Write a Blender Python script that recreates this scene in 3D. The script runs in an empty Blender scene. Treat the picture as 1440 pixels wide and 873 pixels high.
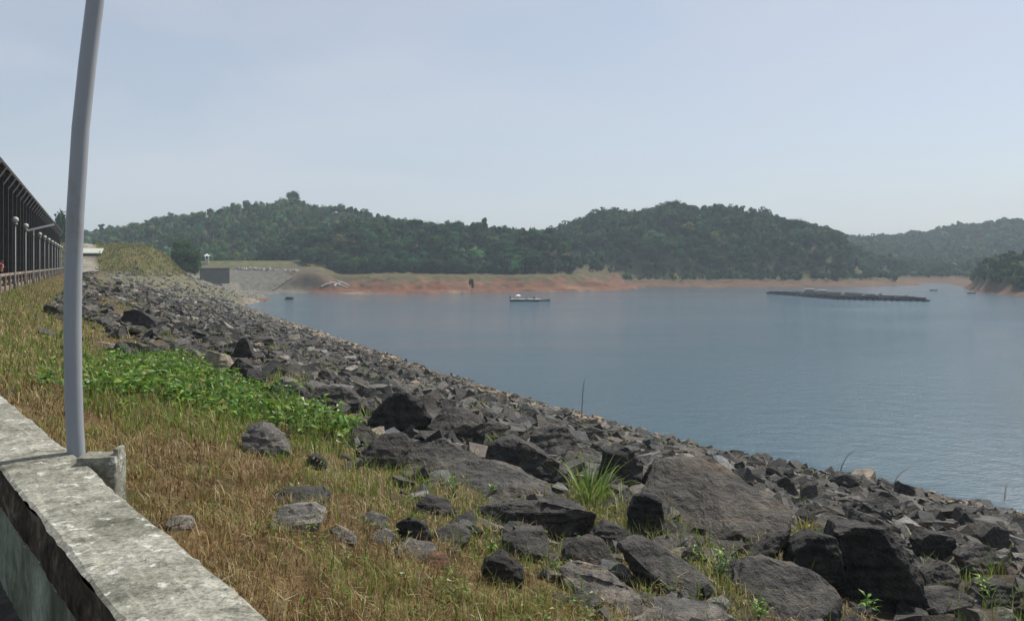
import bpy, bmesh, math, random
import numpy as np
from mathutils import Vector, Matrix, Euler, noise as mnoise

random.seed(7)
rng = np.random.default_rng(7)
S = bpy.context.scene
COL = S.collection
R = math.radians

# ------------------------------------------------------------------ camera, sky, sun, exposure
EYE = 12.0                      # metres above the water
F = 1130.0                      # focal length in photo pixels (1440 wide)
HX, HY = 720.0, 372.0           # centre column and horizon row of the photo
cd = bpy.data.cameras.new('camera')
cam = bpy.data.objects.new('camera', cd)
COL.objects.link(cam)
cam.location = (0, 0, EYE)
cam.rotation_euler = (R(90), 0, 0)
cd.sensor_width = 36
cd.lens = 36 * F / 1440
cd.shift_y = -(436.5 - HY) / 1440
cd.clip_start = 0.05
cd.clip_end = 9000
S.camera = cam

SUN_AZ, SUN_EL = R(46), R(50)   # azimuth from the view axis towards the right
W = bpy.data.worlds.new('World')
S.world = W
W.use_nodes = True
wn, wl = W.node_tree.nodes, W.node_tree.links
wn.clear()
wo = wn.new('ShaderNodeOutputWorld')
bg = wn.new('ShaderNodeBackground')
sky = wn.new('ShaderNodeTexSky')
sky.sky_type = 'NISHITA'
sky.sun_disc = False
sky.sun_elevation = SUN_EL
sky.sun_rotation = SUN_AZ
sky.altitude = 0
sky.air_density = 1.0
sky.dust_density = 1.2
sky.ozone_density = 2.0
bg.inputs[1].default_value = 0.10
# thin high cloud veil: a pale noise mixed into the sky
tc = wn.new('ShaderNodeTexCoord')
mp = wn.new('ShaderNodeMapping')
mp.inputs['Scale'].default_value = (1.2, 1.2, 5.0)
cn = wn.new('ShaderNodeTexNoise')
cn.inputs['Scale'].default_value = 1.7
cn.inputs['Detail'].default_value = 6
cn.inputs['Distortion'].default_value = 0.4
cr = wn.new('ShaderNodeValToRGB')
cr.color_ramp.elements[0].position = 0.42
cr.color_ramp.elements[0].color = (.50, .50, .50, 1)
cr.color_ramp.elements[1].position = 0.80
cr.color_ramp.elements[1].color = (.88, .88, .88, 1)
cm = wn.new('ShaderNodeMix')
cm.data_type = 'RGBA'
wl.new(tc.outputs['Generated'], mp.inputs[0])
wl.new(mp.outputs[0], cn.inputs['Vector'])
wl.new(cn.outputs[0], cr.inputs[0])
wl.new(cr.outputs[0], cm.inputs[0])
wl.new(sky.outputs[0], cm.inputs[6])
cm.inputs[7].default_value = (5.9, 6.25, 6.85, 1)
wl.new(cm.outputs[2], bg.inputs[0])
wl.new(bg.outputs[0], wo.inputs[0])

sl = bpy.data.lights.new('sun', 'SUN')
sl.energy = 5.0
sl.angle = R(0.5)
sl.color = (1.0, 0.955, 0.88)
so = bpy.data.objects.new('sun', sl)
COL.objects.link(so)
sdir = Vector((math.sin(SUN_AZ) * math.cos(SUN_EL), math.cos(SUN_AZ) * math.cos(SUN_EL), math.sin(SUN_EL)))
so.rotation_euler = sdir.to_track_quat('Z', 'Y').to_euler()
so.location = (60, 60, 120)

S.view_settings.view_transform = 'Standard'
S.view_settings.look = 'None'
S.view_settings.exposure = 0.14
S.view_settings.gamma = 1.0
S.view_settings.use_curve_mapping = False
S.render.engine = 'CYCLES'
S.cycles.use_denoising = True
S.cycles.max_bounces = 6
S.cycles.diffuse_bounces = 3
S.cycles.glossy_bounces = 3
S.cycles.transmission_bounces = 3
S.cycles.transparent_max_bounces = 8
S.cycles.volume_bounces = 0
S.cycles.sample_clamp_indirect = 4
HAZE = 0.00035

# ------------------------------------------------------------------ helpers
def P3(px, py, Y):
    """photo pixel at depth Y metres -> point"""
    return Vector(((px - HX) / F * Y, Y, EYE - (py - HY) / F * Y))

def proj(x, y, z):
    return HX + F * x / y, HY + F * (EYE - z) / y

def tag(o, label=None, cat=None, group=None, kind=None):
    if label: o['label'] = label
    if cat: o['category'] = cat
    if group: o['group'] = group
    if kind: o['kind'] = kind
    return o

def empty(name, loc=(0, 0, 0), rz=0.0):
    o = bpy.data.objects.new(name, None)
    COL.objects.link(o)
    o.location = loc
    o.rotation_euler = (0, 0, rz)
    o.empty_display_size = .2
    return o

def link(name, me, parent=None, mat=None):
    o = bpy.data.objects.new(name, me)
    COL.objects.link(o)
    if parent: o.parent = parent
    if mat is not None and not me.materials: me.materials.append(mat)
    return o

def np_mesh(name, V, faces, mat=None, col=None, smooth=False):
    """faces: list of int arrays (n,k)"""
    me = bpy.data.meshes.new(name)
    V = np.asarray(V, dtype=np.float32)
    faces = [np.asarray(f, dtype=np.int32) for f in faces if len(f)]
    me.vertices.add(len(V))
    me.vertices.foreach_set('co', V.ravel())
    loops = np.concatenate([f.ravel() for f in faces])
    tot = np.concatenate([np.full(len(f), f.shape[1], np.int32) for f in faces])
    start = np.concatenate([[0], np.cumsum(tot)[:-1]]).astype(np.int32)
    me.loops.add(len(loops))
    me.loops.foreach_set('vertex_index', loops)
    me.polygons.add(len(tot))
    me.polygons.foreach_set('loop_start', start)
    me.polygons.foreach_set('loop_total', tot)
    me.polygons.foreach_set('use_smooth', np.full(len(tot), smooth))
    me.update(calc_edges=True)
    if col is not None:
        a = me.attributes.new('col', 'FLOAT_COLOR', 'POINT')
        c = np.ones((len(V), 4), np.float32)
        c[:, :3] = col
        a.data.foreach_set('color', c.ravel())
    if mat: me.materials.append(mat)
    return me

def bm_mesh(name, bm, mat=None, smooth=False):
    me = bpy.data.meshes.new(name)
    bm.normal_update()
    bm.to_mesh(me)
    bm.free()
    if smooth:
        for p in me.polygons: p.use_smooth = True
    if mat: me.materials.append(mat)
    return me

def add_box(bm, c, d, rot=None, bev=0.0):
    m = Matrix.Translation(c)
    if rot is not None: m = m @ (rot.to_matrix().to_4x4() if hasattr(rot, 'to_matrix') else rot)
    g = bmesh.ops.create_cube(bm, size=1.0, matrix=m @ Matrix.Diagonal((d[0], d[1], d[2], 1)))
    if bev:
        es = list({e for v in g['verts'] for e in v.link_edges})
        bmesh.ops.bevel(bm, geom=es, offset=bev, segments=1, affect='EDGES', profile=.5)

def add_tube(bm, pts, rad, n=8, cap=True):
    pts = [Vector(p) for p in pts]
    if not hasattr(rad, '__len__'): rad = [rad] * len(pts)
    rings = []
    up = Vector((0, 0, 1))
    for i, p in enumerate(pts):
        t = (pts[min(i + 1, len(pts) - 1)] - pts[max(i - 1, 0)]).normalized()
        a = t.cross(Vector((0, 1, 0)) if abs(t.z) > .9 else up).normalized()
        b = t.cross(a).normalized()
        rings.append([bm.verts.new(p + (a * math.cos(k * 2 * math.pi / n) + b * math.sin(k * 2 * math.pi / n)) * rad[i]) for k in range(n)])
    for r0, r1 in zip(rings[:-1], rings[1:]):
        for k in range(n):
            bm.faces.new((r0[k], r0[(k + 1) % n], r1[(k + 1) % n], r1[k]))
    if cap:
        bm.faces.new(rings[0][::-1]); bm.faces.new(rings[-1])

class Mat:
    """small node-material builder"""
    def __init__(s, name):
        s.m = bpy.data.materials.new(name)
        s.m.use_nodes = True
        s.n, s.l = s.m.node_tree.nodes, s.m.node_tree.links
        s.n.clear()
        s.out = s.n.new('ShaderNodeOutputMaterial')
        s.b = s.n.new('ShaderNodeBsdfPrincipled')
        s.l.new(s.b.outputs[0], s.out.inputs[0])
        s.co = s.n.new('ShaderNodeTexCoord')
    def noise(s, scale, detail=5, rough=.55, dist=0., coord='Object', stretch=None):
        t = s.n.new('ShaderNodeTexNoise')
        t.inputs['Scale'].default_value = scale
        t.inputs['Detail'].default_value = detail
        t.inputs['Roughness'].default_value = rough
        t.inputs['Distortion'].default_value = dist
        c = s.co.outputs[coord]
        if stretch:
            m = s.n.new('ShaderNodeMapping')
            m.inputs['Scale'].default_value = stretch
            s.l.new(c, m.inputs[0]); c = m.outputs[0]
        s.l.new(c, t.inputs['Vector'])
        return t.outputs[0]
    def vor(s, scale, feature='F1', coord='Object'):
        t = s.n.new('ShaderNodeTexVoronoi')
        t.feature = feature
        t.inputs['Scale'].default_value = scale
        s.l.new(s.co.outputs[coord], t.inputs['Vector'])
        return t.outputs[0]
    def ramp(s, fac, stops):
        r = s.n.new('ShaderNodeValToRGB')
        e = r.color_ramp.elements
        e[0].position, e[0].color = stops[0][0], (*stops[0][1], 1)
        e[1].position, e[1].color = stops[-1][0], (*stops[-1][1], 1)
        for p, c in stops[1:-1]:
            x = e.new(p); x.color = (*c, 1)
        s.l.new(fac, r.inputs[0])
        return r.outputs[0]
    def mix(s, fac, a, b, mode='MIX'):
        m = s.n.new('ShaderNodeMix')
        m.data_type = 'RGBA'; m.blend_type = mode
        for sock, v in ((m.inputs[0], fac), (m.inputs[6], a), (m.inputs[7], b)):
            if isinstance(v, (int, float)): sock.default_value = v
            elif isinstance(v, tuple): sock.default_value = (*v, 1)
            else: s.l.new(v, sock)
        return m.outputs[2]
    def attr(s, name='col'):
        a = s.n.new('ShaderNodeAttribute'); a.attribute_name = name
        return a.outputs['Color']
    def objcol(s):
        return s.n.new('ShaderNodeObjectInfo').outputs['Color']
    def bump(s, h, strength=.5, dist=.02, prev=None):
        b = s.n.new('ShaderNodeBump')
        b.inputs['Strength'].default_value = strength
        b.inputs['Distance'].default_value = dist
        s.l.new(h, b.inputs['Height'])
        if prev is not None: s.l.new(prev, b.inputs['Normal'])
        return b.outputs[0]
    def set(s, color=None, rough=.8, normal=None, metal=0., spec=.3):
        if color is not None:
            if isinstance(color, tuple): s.b.inputs['Base Color'].default_value = (*color, 1)
            else: s.l.new(color, s.b.inputs['Base Color'])
        if isinstance(rough, (int, float)): s.b.inputs['Roughness'].default_value = rough
        else: s.l.new(rough, s.b.inputs['Roughness'])
        s.b.inputs['Metallic'].default_value = metal
        s.b.inputs['Specular IOR Level'].default_value = spec
        if normal is not None: s.l.new(normal, s.b.inputs['Normal'])
        return s.m

def leafmat(name, color_fn, trans=.35, rough=.6):
    k = Mat(name)
    c = color_fn(k)
    k.set(c, rough, spec=.05 if rough > .8 else .25)
    t = k.n.new('ShaderNodeBsdfTranslucent')
    k.l.new(c, t.inputs[0])
    mx = k.n.new('ShaderNodeMixShader')
    mx.inputs[0].default_value = trans
    k.l.new(k.b.outputs[0], mx.inputs[1]); k.l.new(t.outputs[0], mx.inputs[2])
    k.l.new(mx.outputs[0], k.out.inputs[0])
    return k.m

def plain(name, c, rough=.7, var=.25, scale=6., metal=0., spec=.3):
    k = Mat(name)
    n = k.noise(scale, 4)
    a = tuple(v * (1 - var) for v in c); b = tuple(min(1, v * (1 + var)) for v in c)
    return k.set(k.ramp(n, [(.3, a), (.7, b)]), rough, k.bump(n, .15, .01), metal, spec)

# ------------------------------------------------------------------ materials
k = Mat('ground_soil')
c = k.attr()
n1, n2, n3 = k.noise(.35, 6), k.noise(3.2, 6), k.noise(22., 4)
c = k.mix(.75, c, k.ramp(n1, [(.3, (.55, .55, .55)), (.5, (1, 1, 1)), (.72, (1.45, 1.4, 1.3))]), 'MULTIPLY')
c = k.mix(.8, c, k.ramp(n2, [(.3, (.5, .5, .5)), (.52, (1, 1, 1)), (.75, (1.5, 1.45, 1.35))]), 'MULTIPLY')
c = k.mix(.5, c, k.ramp(n3, [(.3, (.5, .5, .5)), (.7, (1.4, 1.4, 1.4))]), 'MULTIPLY')
M_GROUND = k.set(c, .95, k.bump(n3, .5, .03, k.bump(n2, .6, .12)), spec=.1)

def rock_mat(name, src):
    k = Mat(name)
    c = k.objcol() if src == 'obj' else k.attr()
    co = 'Object' if src == 'obj' else 'Object'
    big, mid, fine = k.noise(1.1, 5, coord=co), k.noise(4.5, 8, .65, .6, coord=co), k.noise(26., 5, .6, coord=co)
    c = k.mix(1., c, k.ramp(big, [(.3, (.62, .63, .66)), (.55, (1, 1, 1)), (.75, (1.35, 1.28, 1.18))]), 'MULTIPLY')
    c = k.mix(.8, c, k.ramp(mid, [(.28, (.42, .42, .43)), (.5, (1, 1, 1)), (.72, (1.7, 1.66, 1.58))]), 'MULTIPLY')
    c = k.mix(.45, c, k.ramp(fine, [(.3, (.5, .5, .5)), (.7, (1.5, 1.5, 1.5))]), 'MULTIPLY')
    lich = k.ramp(k.noise(2.3, 9, .72, .3, coord=co), [(.60, (0, 0, 0)), (.70, (.55, .55, .55))])
    c = k.mix(lich, c, k.mix(1., c, (2.1, 2.05, 1.9), 'MULTIPLY'))
    och = k.ramp(k.noise(1.6, 6, .65, .8, coord=co), [(.56, (0, 0, 0)), (.68, (.5, .5, .5))])
    c = k.mix(och, c, k.mix(1., c, (1.75, 1.25, .78), 'MULTIPLY'))
    crack = k.ramp(k.noise(2.0, 3, .5, 1.5, coord=co, stretch=(1, 1, 4)), [(.47, (1, 1, 1)), (.5, (.1, .1, .1)), (.53, (1, 1, 1))])
    nb = k.bump(crack, .35, .03)
    return k.set(c, .75, k.bump(fine, .6, .025, k.bump(mid, .9, .10, nb)), spec=.3)
M_ROCK = rock_mat('dark_rock', 'obj')
M_RUBBLE = rock_mat('rubble_rock', 'attr')

k = Mat('concrete_weathered')
g1, g2, g3 = k.noise(2.6, 8, .7), k.noise(13., 9, .75), k.noise(85., 5, .7)
c = k.ramp(g1, [(.30, (.11, .108, .085)), (.48, (.25, .245, .205)), (.68, (.37, .36, .315))])
c = k.mix(.85, c, k.ramp(g2, [(.32, (.3, .3, .28)), (.5, (.95, .95, .93)), (.68, (1.45, 1.45, 1.42))]), 'MULTIPLY')
c = k.mix(k.ramp(k.noise(18., 5, .6), [(.60, (0, 0, 0)), (.66, (.8, .8, .8))]), c, (.55, .55, .51))
c = k.mix(k.ramp(k.noise(38., 4, .7), [(.58, (0, 0, 0)), (.66, (.65, .65, .65))]), c, (.07, .07, .055))
c = k.mix(k.ramp(k.noise(5.5, 6, .7), [(.60, (0, 0, 0)), (.70, (.7, .7, .7))]), c, (.08, .085, .06))
c = k.mix(.8, c, k.ramp(g3, [(.3, (.45, .45, .44)), (.7, (1.5, 1.5, 1.48))]), 'MULTIPLY')
c = k.mix(1., c, k.ramp(k.noise(1.4, 4, .55, 2.2), [(.494, (1, 1, 1)), (.5, (.62, .61, .57)), (.506, (1, 1, 1))]), 'MULTIPLY')
M_CONC = k.set(c, .92, k.bump(g3, .5, .006, k.bump(g2, .5, .015)), spec=.15)

k = Mat('concrete_mossy')
g1, g2 = k.noise(2.6, 7, .6, stretch=(1, 1, .35)), k.noise(16., 6, .65)
c = k.ramp(g1, [(.3, (.035, .03, .02)), (.5, (.16, .18, .13)), (.68, (.34, .38, .30))])
c = k.mix(.7, c, k.ramp(g2, [(.3, (.4, .4, .4)), (.7, (1.4, 1.4, 1.4))]), 'MULTIPLY')
M_MOSSY = k.set(c, .95, k.bump(g2, .6, .015), spec=.1)

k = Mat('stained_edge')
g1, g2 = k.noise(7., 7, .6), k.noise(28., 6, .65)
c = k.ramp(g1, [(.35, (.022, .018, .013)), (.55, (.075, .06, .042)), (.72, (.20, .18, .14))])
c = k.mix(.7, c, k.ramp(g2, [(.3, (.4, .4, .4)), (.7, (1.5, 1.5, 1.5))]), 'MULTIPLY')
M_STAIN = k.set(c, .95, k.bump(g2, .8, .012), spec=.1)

k = Mat('pole_paint')
g1, g2 = k.noise(3.5, 6, .6, stretch=(1, 1, .25)), k.noise(40., 4)
c = k.ramp(g1, [(.3, (.245, .26, .285)), (.7, (.32, .335, .355))])
c = k.mix(k.ramp(k.noise(11., 6, .7), [(.66, (0, 0, 0)), (.72, (.35, .35, .35))]), c, (.17, .15, .13))
c = k.mix(k.ramp(k.noise(5., 8, .75, .5, stretch=(1, 1, .3)), [(.57, (0, 0, 0)), (.70, (.55, .55, .55))]), c, (.17, .125, .09))
M_POLE = k.set(c, .45, k.bump(g2, .08, .003), .0, .4)

k = Mat('lake_water')
k.b.inputs['IOR'].default_value = 1.333
w1 = k.noise(.55, 4, .6, .2, coord='Object', stretch=(1, 1.0, 1))
w2 = k.noise(3.2, 5, .62, .1, coord='Object', stretch=(1.0, 1.0, 1))
w3 = k.noise(.018, 4, .6, .5, coord='Object', stretch=(.45, 1.5, 1))
nb = k.bump(w2, .9, .14, k.bump(w1, .6, .34))
rgh = k.ramp(w3, [(.35, (.05, .05, .05)), (.7, (.13, .13, .13))])
wp_ = k.ramp(k.noise(.011, 5, .6, .8, stretch=(.6, 1.6, 1)), [(.35, (.8, .8, .8)), (.65, (1, 1, 1))])
k.l.new(wp_, nb.node.inputs['Strength'])
M_WATER = k.set((.052, .100, .128), rgh, nb, spec=.5)

M_STEEL = plain('grey_steel', (.20, .20, .195), .5, .15)
M_DARKWOOD = plain('dark_timber', (.035, .029, .022), .85, .4, 3.)
M_ROOF = plain('rusty_roof_sheet', (.30, .225, .14), .8, .5, 2.)
M_OLIVE = plain('olive_backdrop', (.30, .29, .19), .9, .5, 1.2)  # lighter olive puts the lit foliage behind the shed posts into the colour
M_PARA = plain('stained_concrete', (.20, .16, .125), .95, .55, 1.6)
M_WHITE = plain('white_paint', (.75, .75, .73), .5, .08)
M_GLOBE = plain('frosted_globe', (.42, .41, .37), .35, .06)
M_ROAD = plain('asphalt', (.055, .054, .052), .95, .25, 5.)
M_PLANK = plain('weathered_plank', (.48, .45, .40), .85, .25, 9.)
M_STONEA = plain('stone_pitching', (.105, .098, .078), .95, .45, .7)
M_PALE = plain('pale_rubble', (.40, .385, .35), .95, .2, 1.)
M_GREYW = plain('grey_retaining_wall', (.040, .044, .037), .95, .3, .6)
M_NET = plain('black_netting', (.018, .021, .023), .9, .3, 3.)
M_BLUEP = plain('blue_drum', (.05, .09, .13), .55, .2)
M_TIN = plain('tin_hut', (.22, .23, .23), .55, .25, 2.)
M_HUTR = plain('hut_roof_sheet', (.10, .105, .105), .8, .25, 2.)
M_BARK = plain('bark', (.11, .085, .06), .95, .35, 3.)
M_DRIFT = plain('bleached_driftwood', (.50, .46, .40), .9, .25, 5.)
M_HULL = plain('dark_hull', (.04, .05, .055), .6, .25)

# ------------------------------------------------------------------ terrain
DX, DY = -0.4648, 0.8854        # along the dam crest, away from the camera
def to_sp(x, y): return DX * x + DY * y, DY * x - DX * y
def to_xy(s, p): return DX * s + DY * p, DY * s - DX * p

def pwall(s):
    s = np.asarray(s, float)
    return np.where(s < 26.1, -0.506 - 0.193 * (s - 5.9), -4.4)
SH_S = np.array([-200, 0, 22.9, 28.1, 35.8, 49, 62, 81, 126, 190, 244, 262, 300])
SH_P = np.array([44, 41, 39.1, 38.1, 35.4, 34.6, 34.1, 33.9, 35.5, 37.2, 38.8, 46, 60])
def pshore(s): return np.interp(s, SH_S, SH_P)
def pcrest(s): return np.interp(s, [-100, 100, 150, 200, 240, 300], [.8, .8, 3, 12, 23, 30]) + pwall(s)

# water polygon (X, Y), far shore left to right then round the right side and back along the dam
_near = [to_xy(s, p) for s, p in zip(SH_S[:11], SH_P[:11])]
WPOLY = np.array(_near + [(-80, 268), (-86, 283), (-99, 316), (-97, 328), (-88, 334), (-78, 333), (-66, 330), (-46, 323), (-26, 336), (-6, 347),
    (25, 356), (50, 374), (64, 405), (72, 428), (105, 424), (145, 430), (186, 437), (232, 455), (262, 520), (285, 530), (246, 440), (218, 385), (202, 348), (192, 301), (190, 262),
    (230, 210), (400, 180), (900, 160), (1500, -600), (100, -700)])

def poly_sd(x, y, Pp):
    """distance to the polygon outline, negative inside"""
    d2 = np.full(x.shape, 1e18); ins = np.zeros(x.shape, bool)
    for (x0, y0), (x1, y1) in zip(Pp, np.roll(Pp, -1, 0)):
        ex, ey = x1 - x0, y1 - y0
        t = np.clip(((x - x0) * ex + (y - y0) * ey) / (ex * ex + ey * ey + 1e-9), 0, 1)
        d2 = np.minimum(d2, (x - x0 - t * ex) ** 2 + (y - y0 - t * ey) ** 2)
        if y0 != y1:
            ins ^= ((y0 > y) != (y1 > y)) & (x < (x1 - x0) * (y - y0) / (y1 - y0) + x0)
    d = np.sqrt(d2)
    return np.where(ins, -d, d)

def ridge(pts, Y, th):
    out = []
    for q in pts:
        yy = q[2] if len(q) > 2 else Y
        out.append(((q[0] - HX) / F * yy, yy, EYE + (HY - q[1]) / F * yy - th))
    return np.array(out)
RIDGES = [
    (ridge([(-300, 325), (-60, 322), (120, 321), (190, 319), (240, 316), (330, 297), (380, 286), (410, 282), (440, 288), (475, 297), (520, 303), (600, 312), (700, 322), (860, 330)], 560, 7.), 125.),
    (ridge([(425, 345, 400), (470, 318, 425), (520, 303, 435), (600, 305, 440), (645, 307, 440), (685, 315, 440), (705, 320, 440), (760, 313, 435), (815, 313, 430), (845, 338, 420), (868, 376, 405)], 430, 10.), 46.),
    (ridge([(780, 322), (830, 308), (880, 291), (930, 287), (965, 285), (1012, 285), (1050, 295), (1100, 306), (1135, 316), (1170, 331), (1230, 352, 520), (1290, 380, 500)], 540, 9.), 72.),
    (ridge([(1000, 338), (1100, 334), (1170, 330), (1240, 333), (1300, 325), (1350, 324), (1400, 312), (1440, 306), (1520, 300), (1640, 306)], 880, 11.), 170.),
    (ridge([(1325, 388, 420), (1355, 372, 400), (1400, 354, 385), (1440, 344, 370), (1500, 334, 350), (1600, 334, 330)], 380, 8.), 42.),
]
def ridge_h(x, y, rp, w):
    best = np.zeros(x.shape)
    for a, b in zip(rp[:-1], rp[1:]):
        ex, ey = b[0] - a[0], b[1] - a[1]
        t = np.clip(((x - a[0]) * ex + (y - a[1]) * ey) / (ex * ex + ey * ey), 0, 1)
        d = np.hypot(x - a[0] - t * ex, y - a[1] - t * ey)
        best = np.maximum(best, (a[2] + t * (b[2] - a[2])) * np.exp(-(d / w) ** 2 * .9))
    return best

_ph = rng.uniform(0, 6.28, (12, 2)); _an = rng.uniform(0, 6.28, 12)
def wob(x, y, wl, n=6, o=0):
    """smooth pseudo-noise about -1..1 at wavelength wl"""
    r = 0
    for i in range(n):
        j = (i + o) % 12
        kx, ky = math.cos(_an[j]) * 6.28 / wl * (1 + .23 * i), math.sin(_an[j]) * 6.28 / wl * (1 + .23 * i)
        r = r + np.sin(kx * x + ky * y + _ph[j, 0] + 1.3 * np.sin(.6 * ky * x - .6 * kx * y + _ph[j, 1]))
    return r / (n * .62)

def sm(a, b, t):
    t = np.clip((t - a) / (b - a), 0, 1)
    return t * t * (3 - 2 * t)

def far_height(x, y):
    sd = poly_sd(x, y, WPOLY)
    sdw = sd + 3.0 * wob(x, y, 38, 5) + 1.2 * wob(x, y, 11, 5, 3)
    bank = 7.6 * sm(-3, np.where(x > 60, 24, 34), sdw) ** .9 * np.where(x > 60, .50, 1.) + 1.3 * sm(25, 70, sdw) + .28 * wob(x, y, 9, 5, 2) * sm(0, 6, sdw)
    gul = np.abs(wob(x, y, 13, 6, 7)) * .7 + np.abs(wob(x, y, 5.5, 6, 5)) * .35
    bank = bank + .28 * np.sin(bank * 2.2) - gul * sm(.6, 3., bank) * sm(9.5, 6., bank) * np.where(x > 170, .06, np.where(x < -62, .2, 1.))
    hills = np.zeros(x.shape)
    for rp, w in RIDGES: hills = np.maximum(hills, ridge_h(x, y, rp, w))
    hills = hills * (1 + .07 * wob(x, y, 70, 6, 1)) * np.where((x > 180) & (y < 430), sm(-1, 9, sd), sm(12, 55, sd))
    # grassy terrace above the spillway
    ter = (9.2 + np.clip((y - 350) * .2, -1, 4.6)) * sm(336, 350, y) * sm(420, 396, y) * np.exp(-((x + 122) / 46) ** 6)
    ter = np.maximum(ter, 9.2 * np.exp(-(((x + 86) / 13.) ** 2 + ((y - 348) / 16) ** 2)) + 0 * x)
    z = np.maximum(np.maximum(bank, hills), ter * sm(1, 9, sd))
    z = np.where(sd < 0, np.maximum(-4, sd * .18 - .1), np.maximum(z, -.05 + sd * .03))
    return z, sd

def height(x, y):
    x = np.asarray(x, float); y = np.asarray(y, float)
    s, p = to_sp(x, y)
    pw, pc, ps = pwall(s), pcrest(s), pshore(s)
    top = 10.45
    zc = top * (1 - (p - pc) / np.maximum(ps - pc, 4))
    zd = np.minimum(zc, top)
    rough = sm(1.5, 6, p - pc)
    zd = zd + rough * (.22 * wob(x, y, 5.5, 6) + .10 * wob(x, y, 1.9, 6, 4)) + .04 * wob(x, y, 1.3, 5, 2) * sm(0, 1, p - pw)
    zd = np.where(p < pw - .1, 10.62, zd)
    zd = np.where(p < pw - 16, np.maximum(10.62 + (p - pw + 16) * .4, 2), zd)
    # grassy hillock at the far abutment
    mound = 6.6 * np.exp(-((s - 236) / 27) ** 4) * np.exp(-((p - 3) / 18.5) ** 4)
    zd = zd + mound * (1 + .06 * wob(x, y, 14, 5))
    zd = np.maximum(zd, -4)
    zf, sd = far_height(x, y)
    t = sm(252, 292, s)
    z = zd * (1 - t) + zf * t
    far = (y > 60) & (x > 60)
    z = np.where(far, zf, z)
    return z

def hit(px, py, y0=2.0, y1=700.0):
    """first point where the view ray of a photo pixel meets the ground"""
    Y = np.geomspace(y0, y1, 5000)
    x = (px - HX) / F * Y
    z = EYE - (py - HY) / F * Y
    g = height(x, Y)
    i = int(np.argmax(g >= z)) if (g >= z).any() else len(Y) - 1
    return Vector((float(x[i]), float(Y[i]), float(g[i])))

# ground sheet: a fan of rings round the camera
ang = np.concatenate([np.linspace(-180, -48, 46)[:-1], np.linspace(-48, 46, 450), np.linspace(46, 180, 46)[1:]])
rad = np.concatenate([np.geomspace(.6, 40, 150)[:-1], np.geomspace(40, 240, 110)[:-1], np.linspace(240, 470, 140)[:-1], np.geomspace(470, 1100, 70)[:-1], np.geomspace(1100, 2050, 16)])
A, RR = np.meshgrid(np.radians(ang), rad)
gx, gy = np.sin(A) * RR, np.cos(A) * RR
gz = height(gx.ravel(), gy.ravel()).reshape(gx.shape)
gs, gp = to_sp(gx, gy)
_, gsd = far_height(gx.ravel(), gy.ravel())
gsd = gsd.reshape(gx.shape)
q = gp - pwall(gs)
def C(*v): return np.array(v)
col = np.zeros(gx.shape + (3,))
n_a, n_b = wob(gx, gy, 3.1, 6, 5), wob(gx, gy, 1.1, 6, 1)
straw, soil, olive, rockc, grav = C(.135, .093, .045), C(.06, .040, .021), C(.10, .115, .032), C(.062, .058, .050), C(.24, .20, .155)
col[:] = straw
def blend(c, w):
    global col
    w = np.clip(w, 0, 1)[..., None]
    col = col * (1 - w) + c * w
blend(soil, .5 + .5 * n_b)
blend(olive, sm(.0, .9, n_a) * .6)
blend(rockc, sm(4, 9, q + 1.6 * n_a) * .95)
blend(olive * .9, sm(.45, 1., wob(gx, gy, 9, 6, 7)) * .6 * sm(6, 12, q))
blend(C(.055, .045, .032), sm(2.5, 3.6, q) * sm(-3, 1, gx) * (gy < 20) * .95)
blend(grav, sm(2.6, .7, gz + .4 * n_a) * .9)
# abutment and hillock
ab = sm(150, 205, gs) * (gs < 330) * (gp < 40)
blend(C(.105, .105, .036), ab * sm(9.6, 11.4, gz))
blend(C(.12, .09, .045), ab * sm(.1, .8, wob(gx, gy, 8, 6, 6)) * sm(9.6, 11.4, gz) * .8)
blend(C(.12, .105, .062), ab * sm(11, 9.5, gz) * .6 * sm(1, 4, gz))
blend(C(.17, .12, .07), ab * sm(.35, .9, wob(gx, gy, 12, 6, 2)) * .6)
# far banks
fb = np.where((gs > 272) | ((gx > 60) & (gy > 60)), 1., 0.)
strata = np.sin(gz * 5.2 + 1.2 * wob(gx, gy, 30, 5)) * .5 + .5
red, tan, gr, forest = C(.150, .072, .045), C(.30, .20, .125), C(.088, .082, .040), C(.045, .055, .022)
blend(red, fb)
blend(tan, fb * (strata * .45 * sm(.2, .8, wob(gx, gy, 46, 6, 8)) + sm(1.7, .3, gz) * .5 * sm(-.1, .6, wob(gx, gy, 60, 5, 3))))
blend(C(.085, .06, .04), fb * sm(.1, .8, wob(gx, gy, 17, 6, 9)) * .75)
blend(C(.20, .085, .045), fb * sm(.5, .9, wob(gx, gy, 25, 6, 2)) * .6)
blend(gr, fb * sm(.35, .8, wob(gx, gy, 15, 6, 10)) * sm(1.5, 3.5, gz) * .75)
blend(C(.105, .072, .048), fb * (gx > 62) * (.55 + .4 * sm(-.2, .5, wob(gx, gy, 19, 6, 7))))
blend(C(.06, .068, .026), fb * (gx > 62) * sm(2.6, 4.2, gz) * .9)
blend(gr, fb * sm(3.0, 6.8, gz + 1.8 * wob(gx, gy, 26, 6, 4)) * .9)
blend(forest, fb * sm(8.3, 10.5, gz) * sm(40, 60, gsd))
blend(forest, fb * (gx > 180) * (gy < 430) * sm(2.5, 5, gz))
tz_ = fb * np.exp(-(((gx + 122) / 50) ** 4 + ((gy - 374) / 26) ** 4)) * sm(8, 9.5, gz)
blend(C(.13, .115, .055), tz_)
blend(C(.085, .10, .038), tz_ * sm(-.1, .6, wob(gx, gy, 11, 6, 1)) + tz_ * sm(12.6, 13.6, gz))
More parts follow.
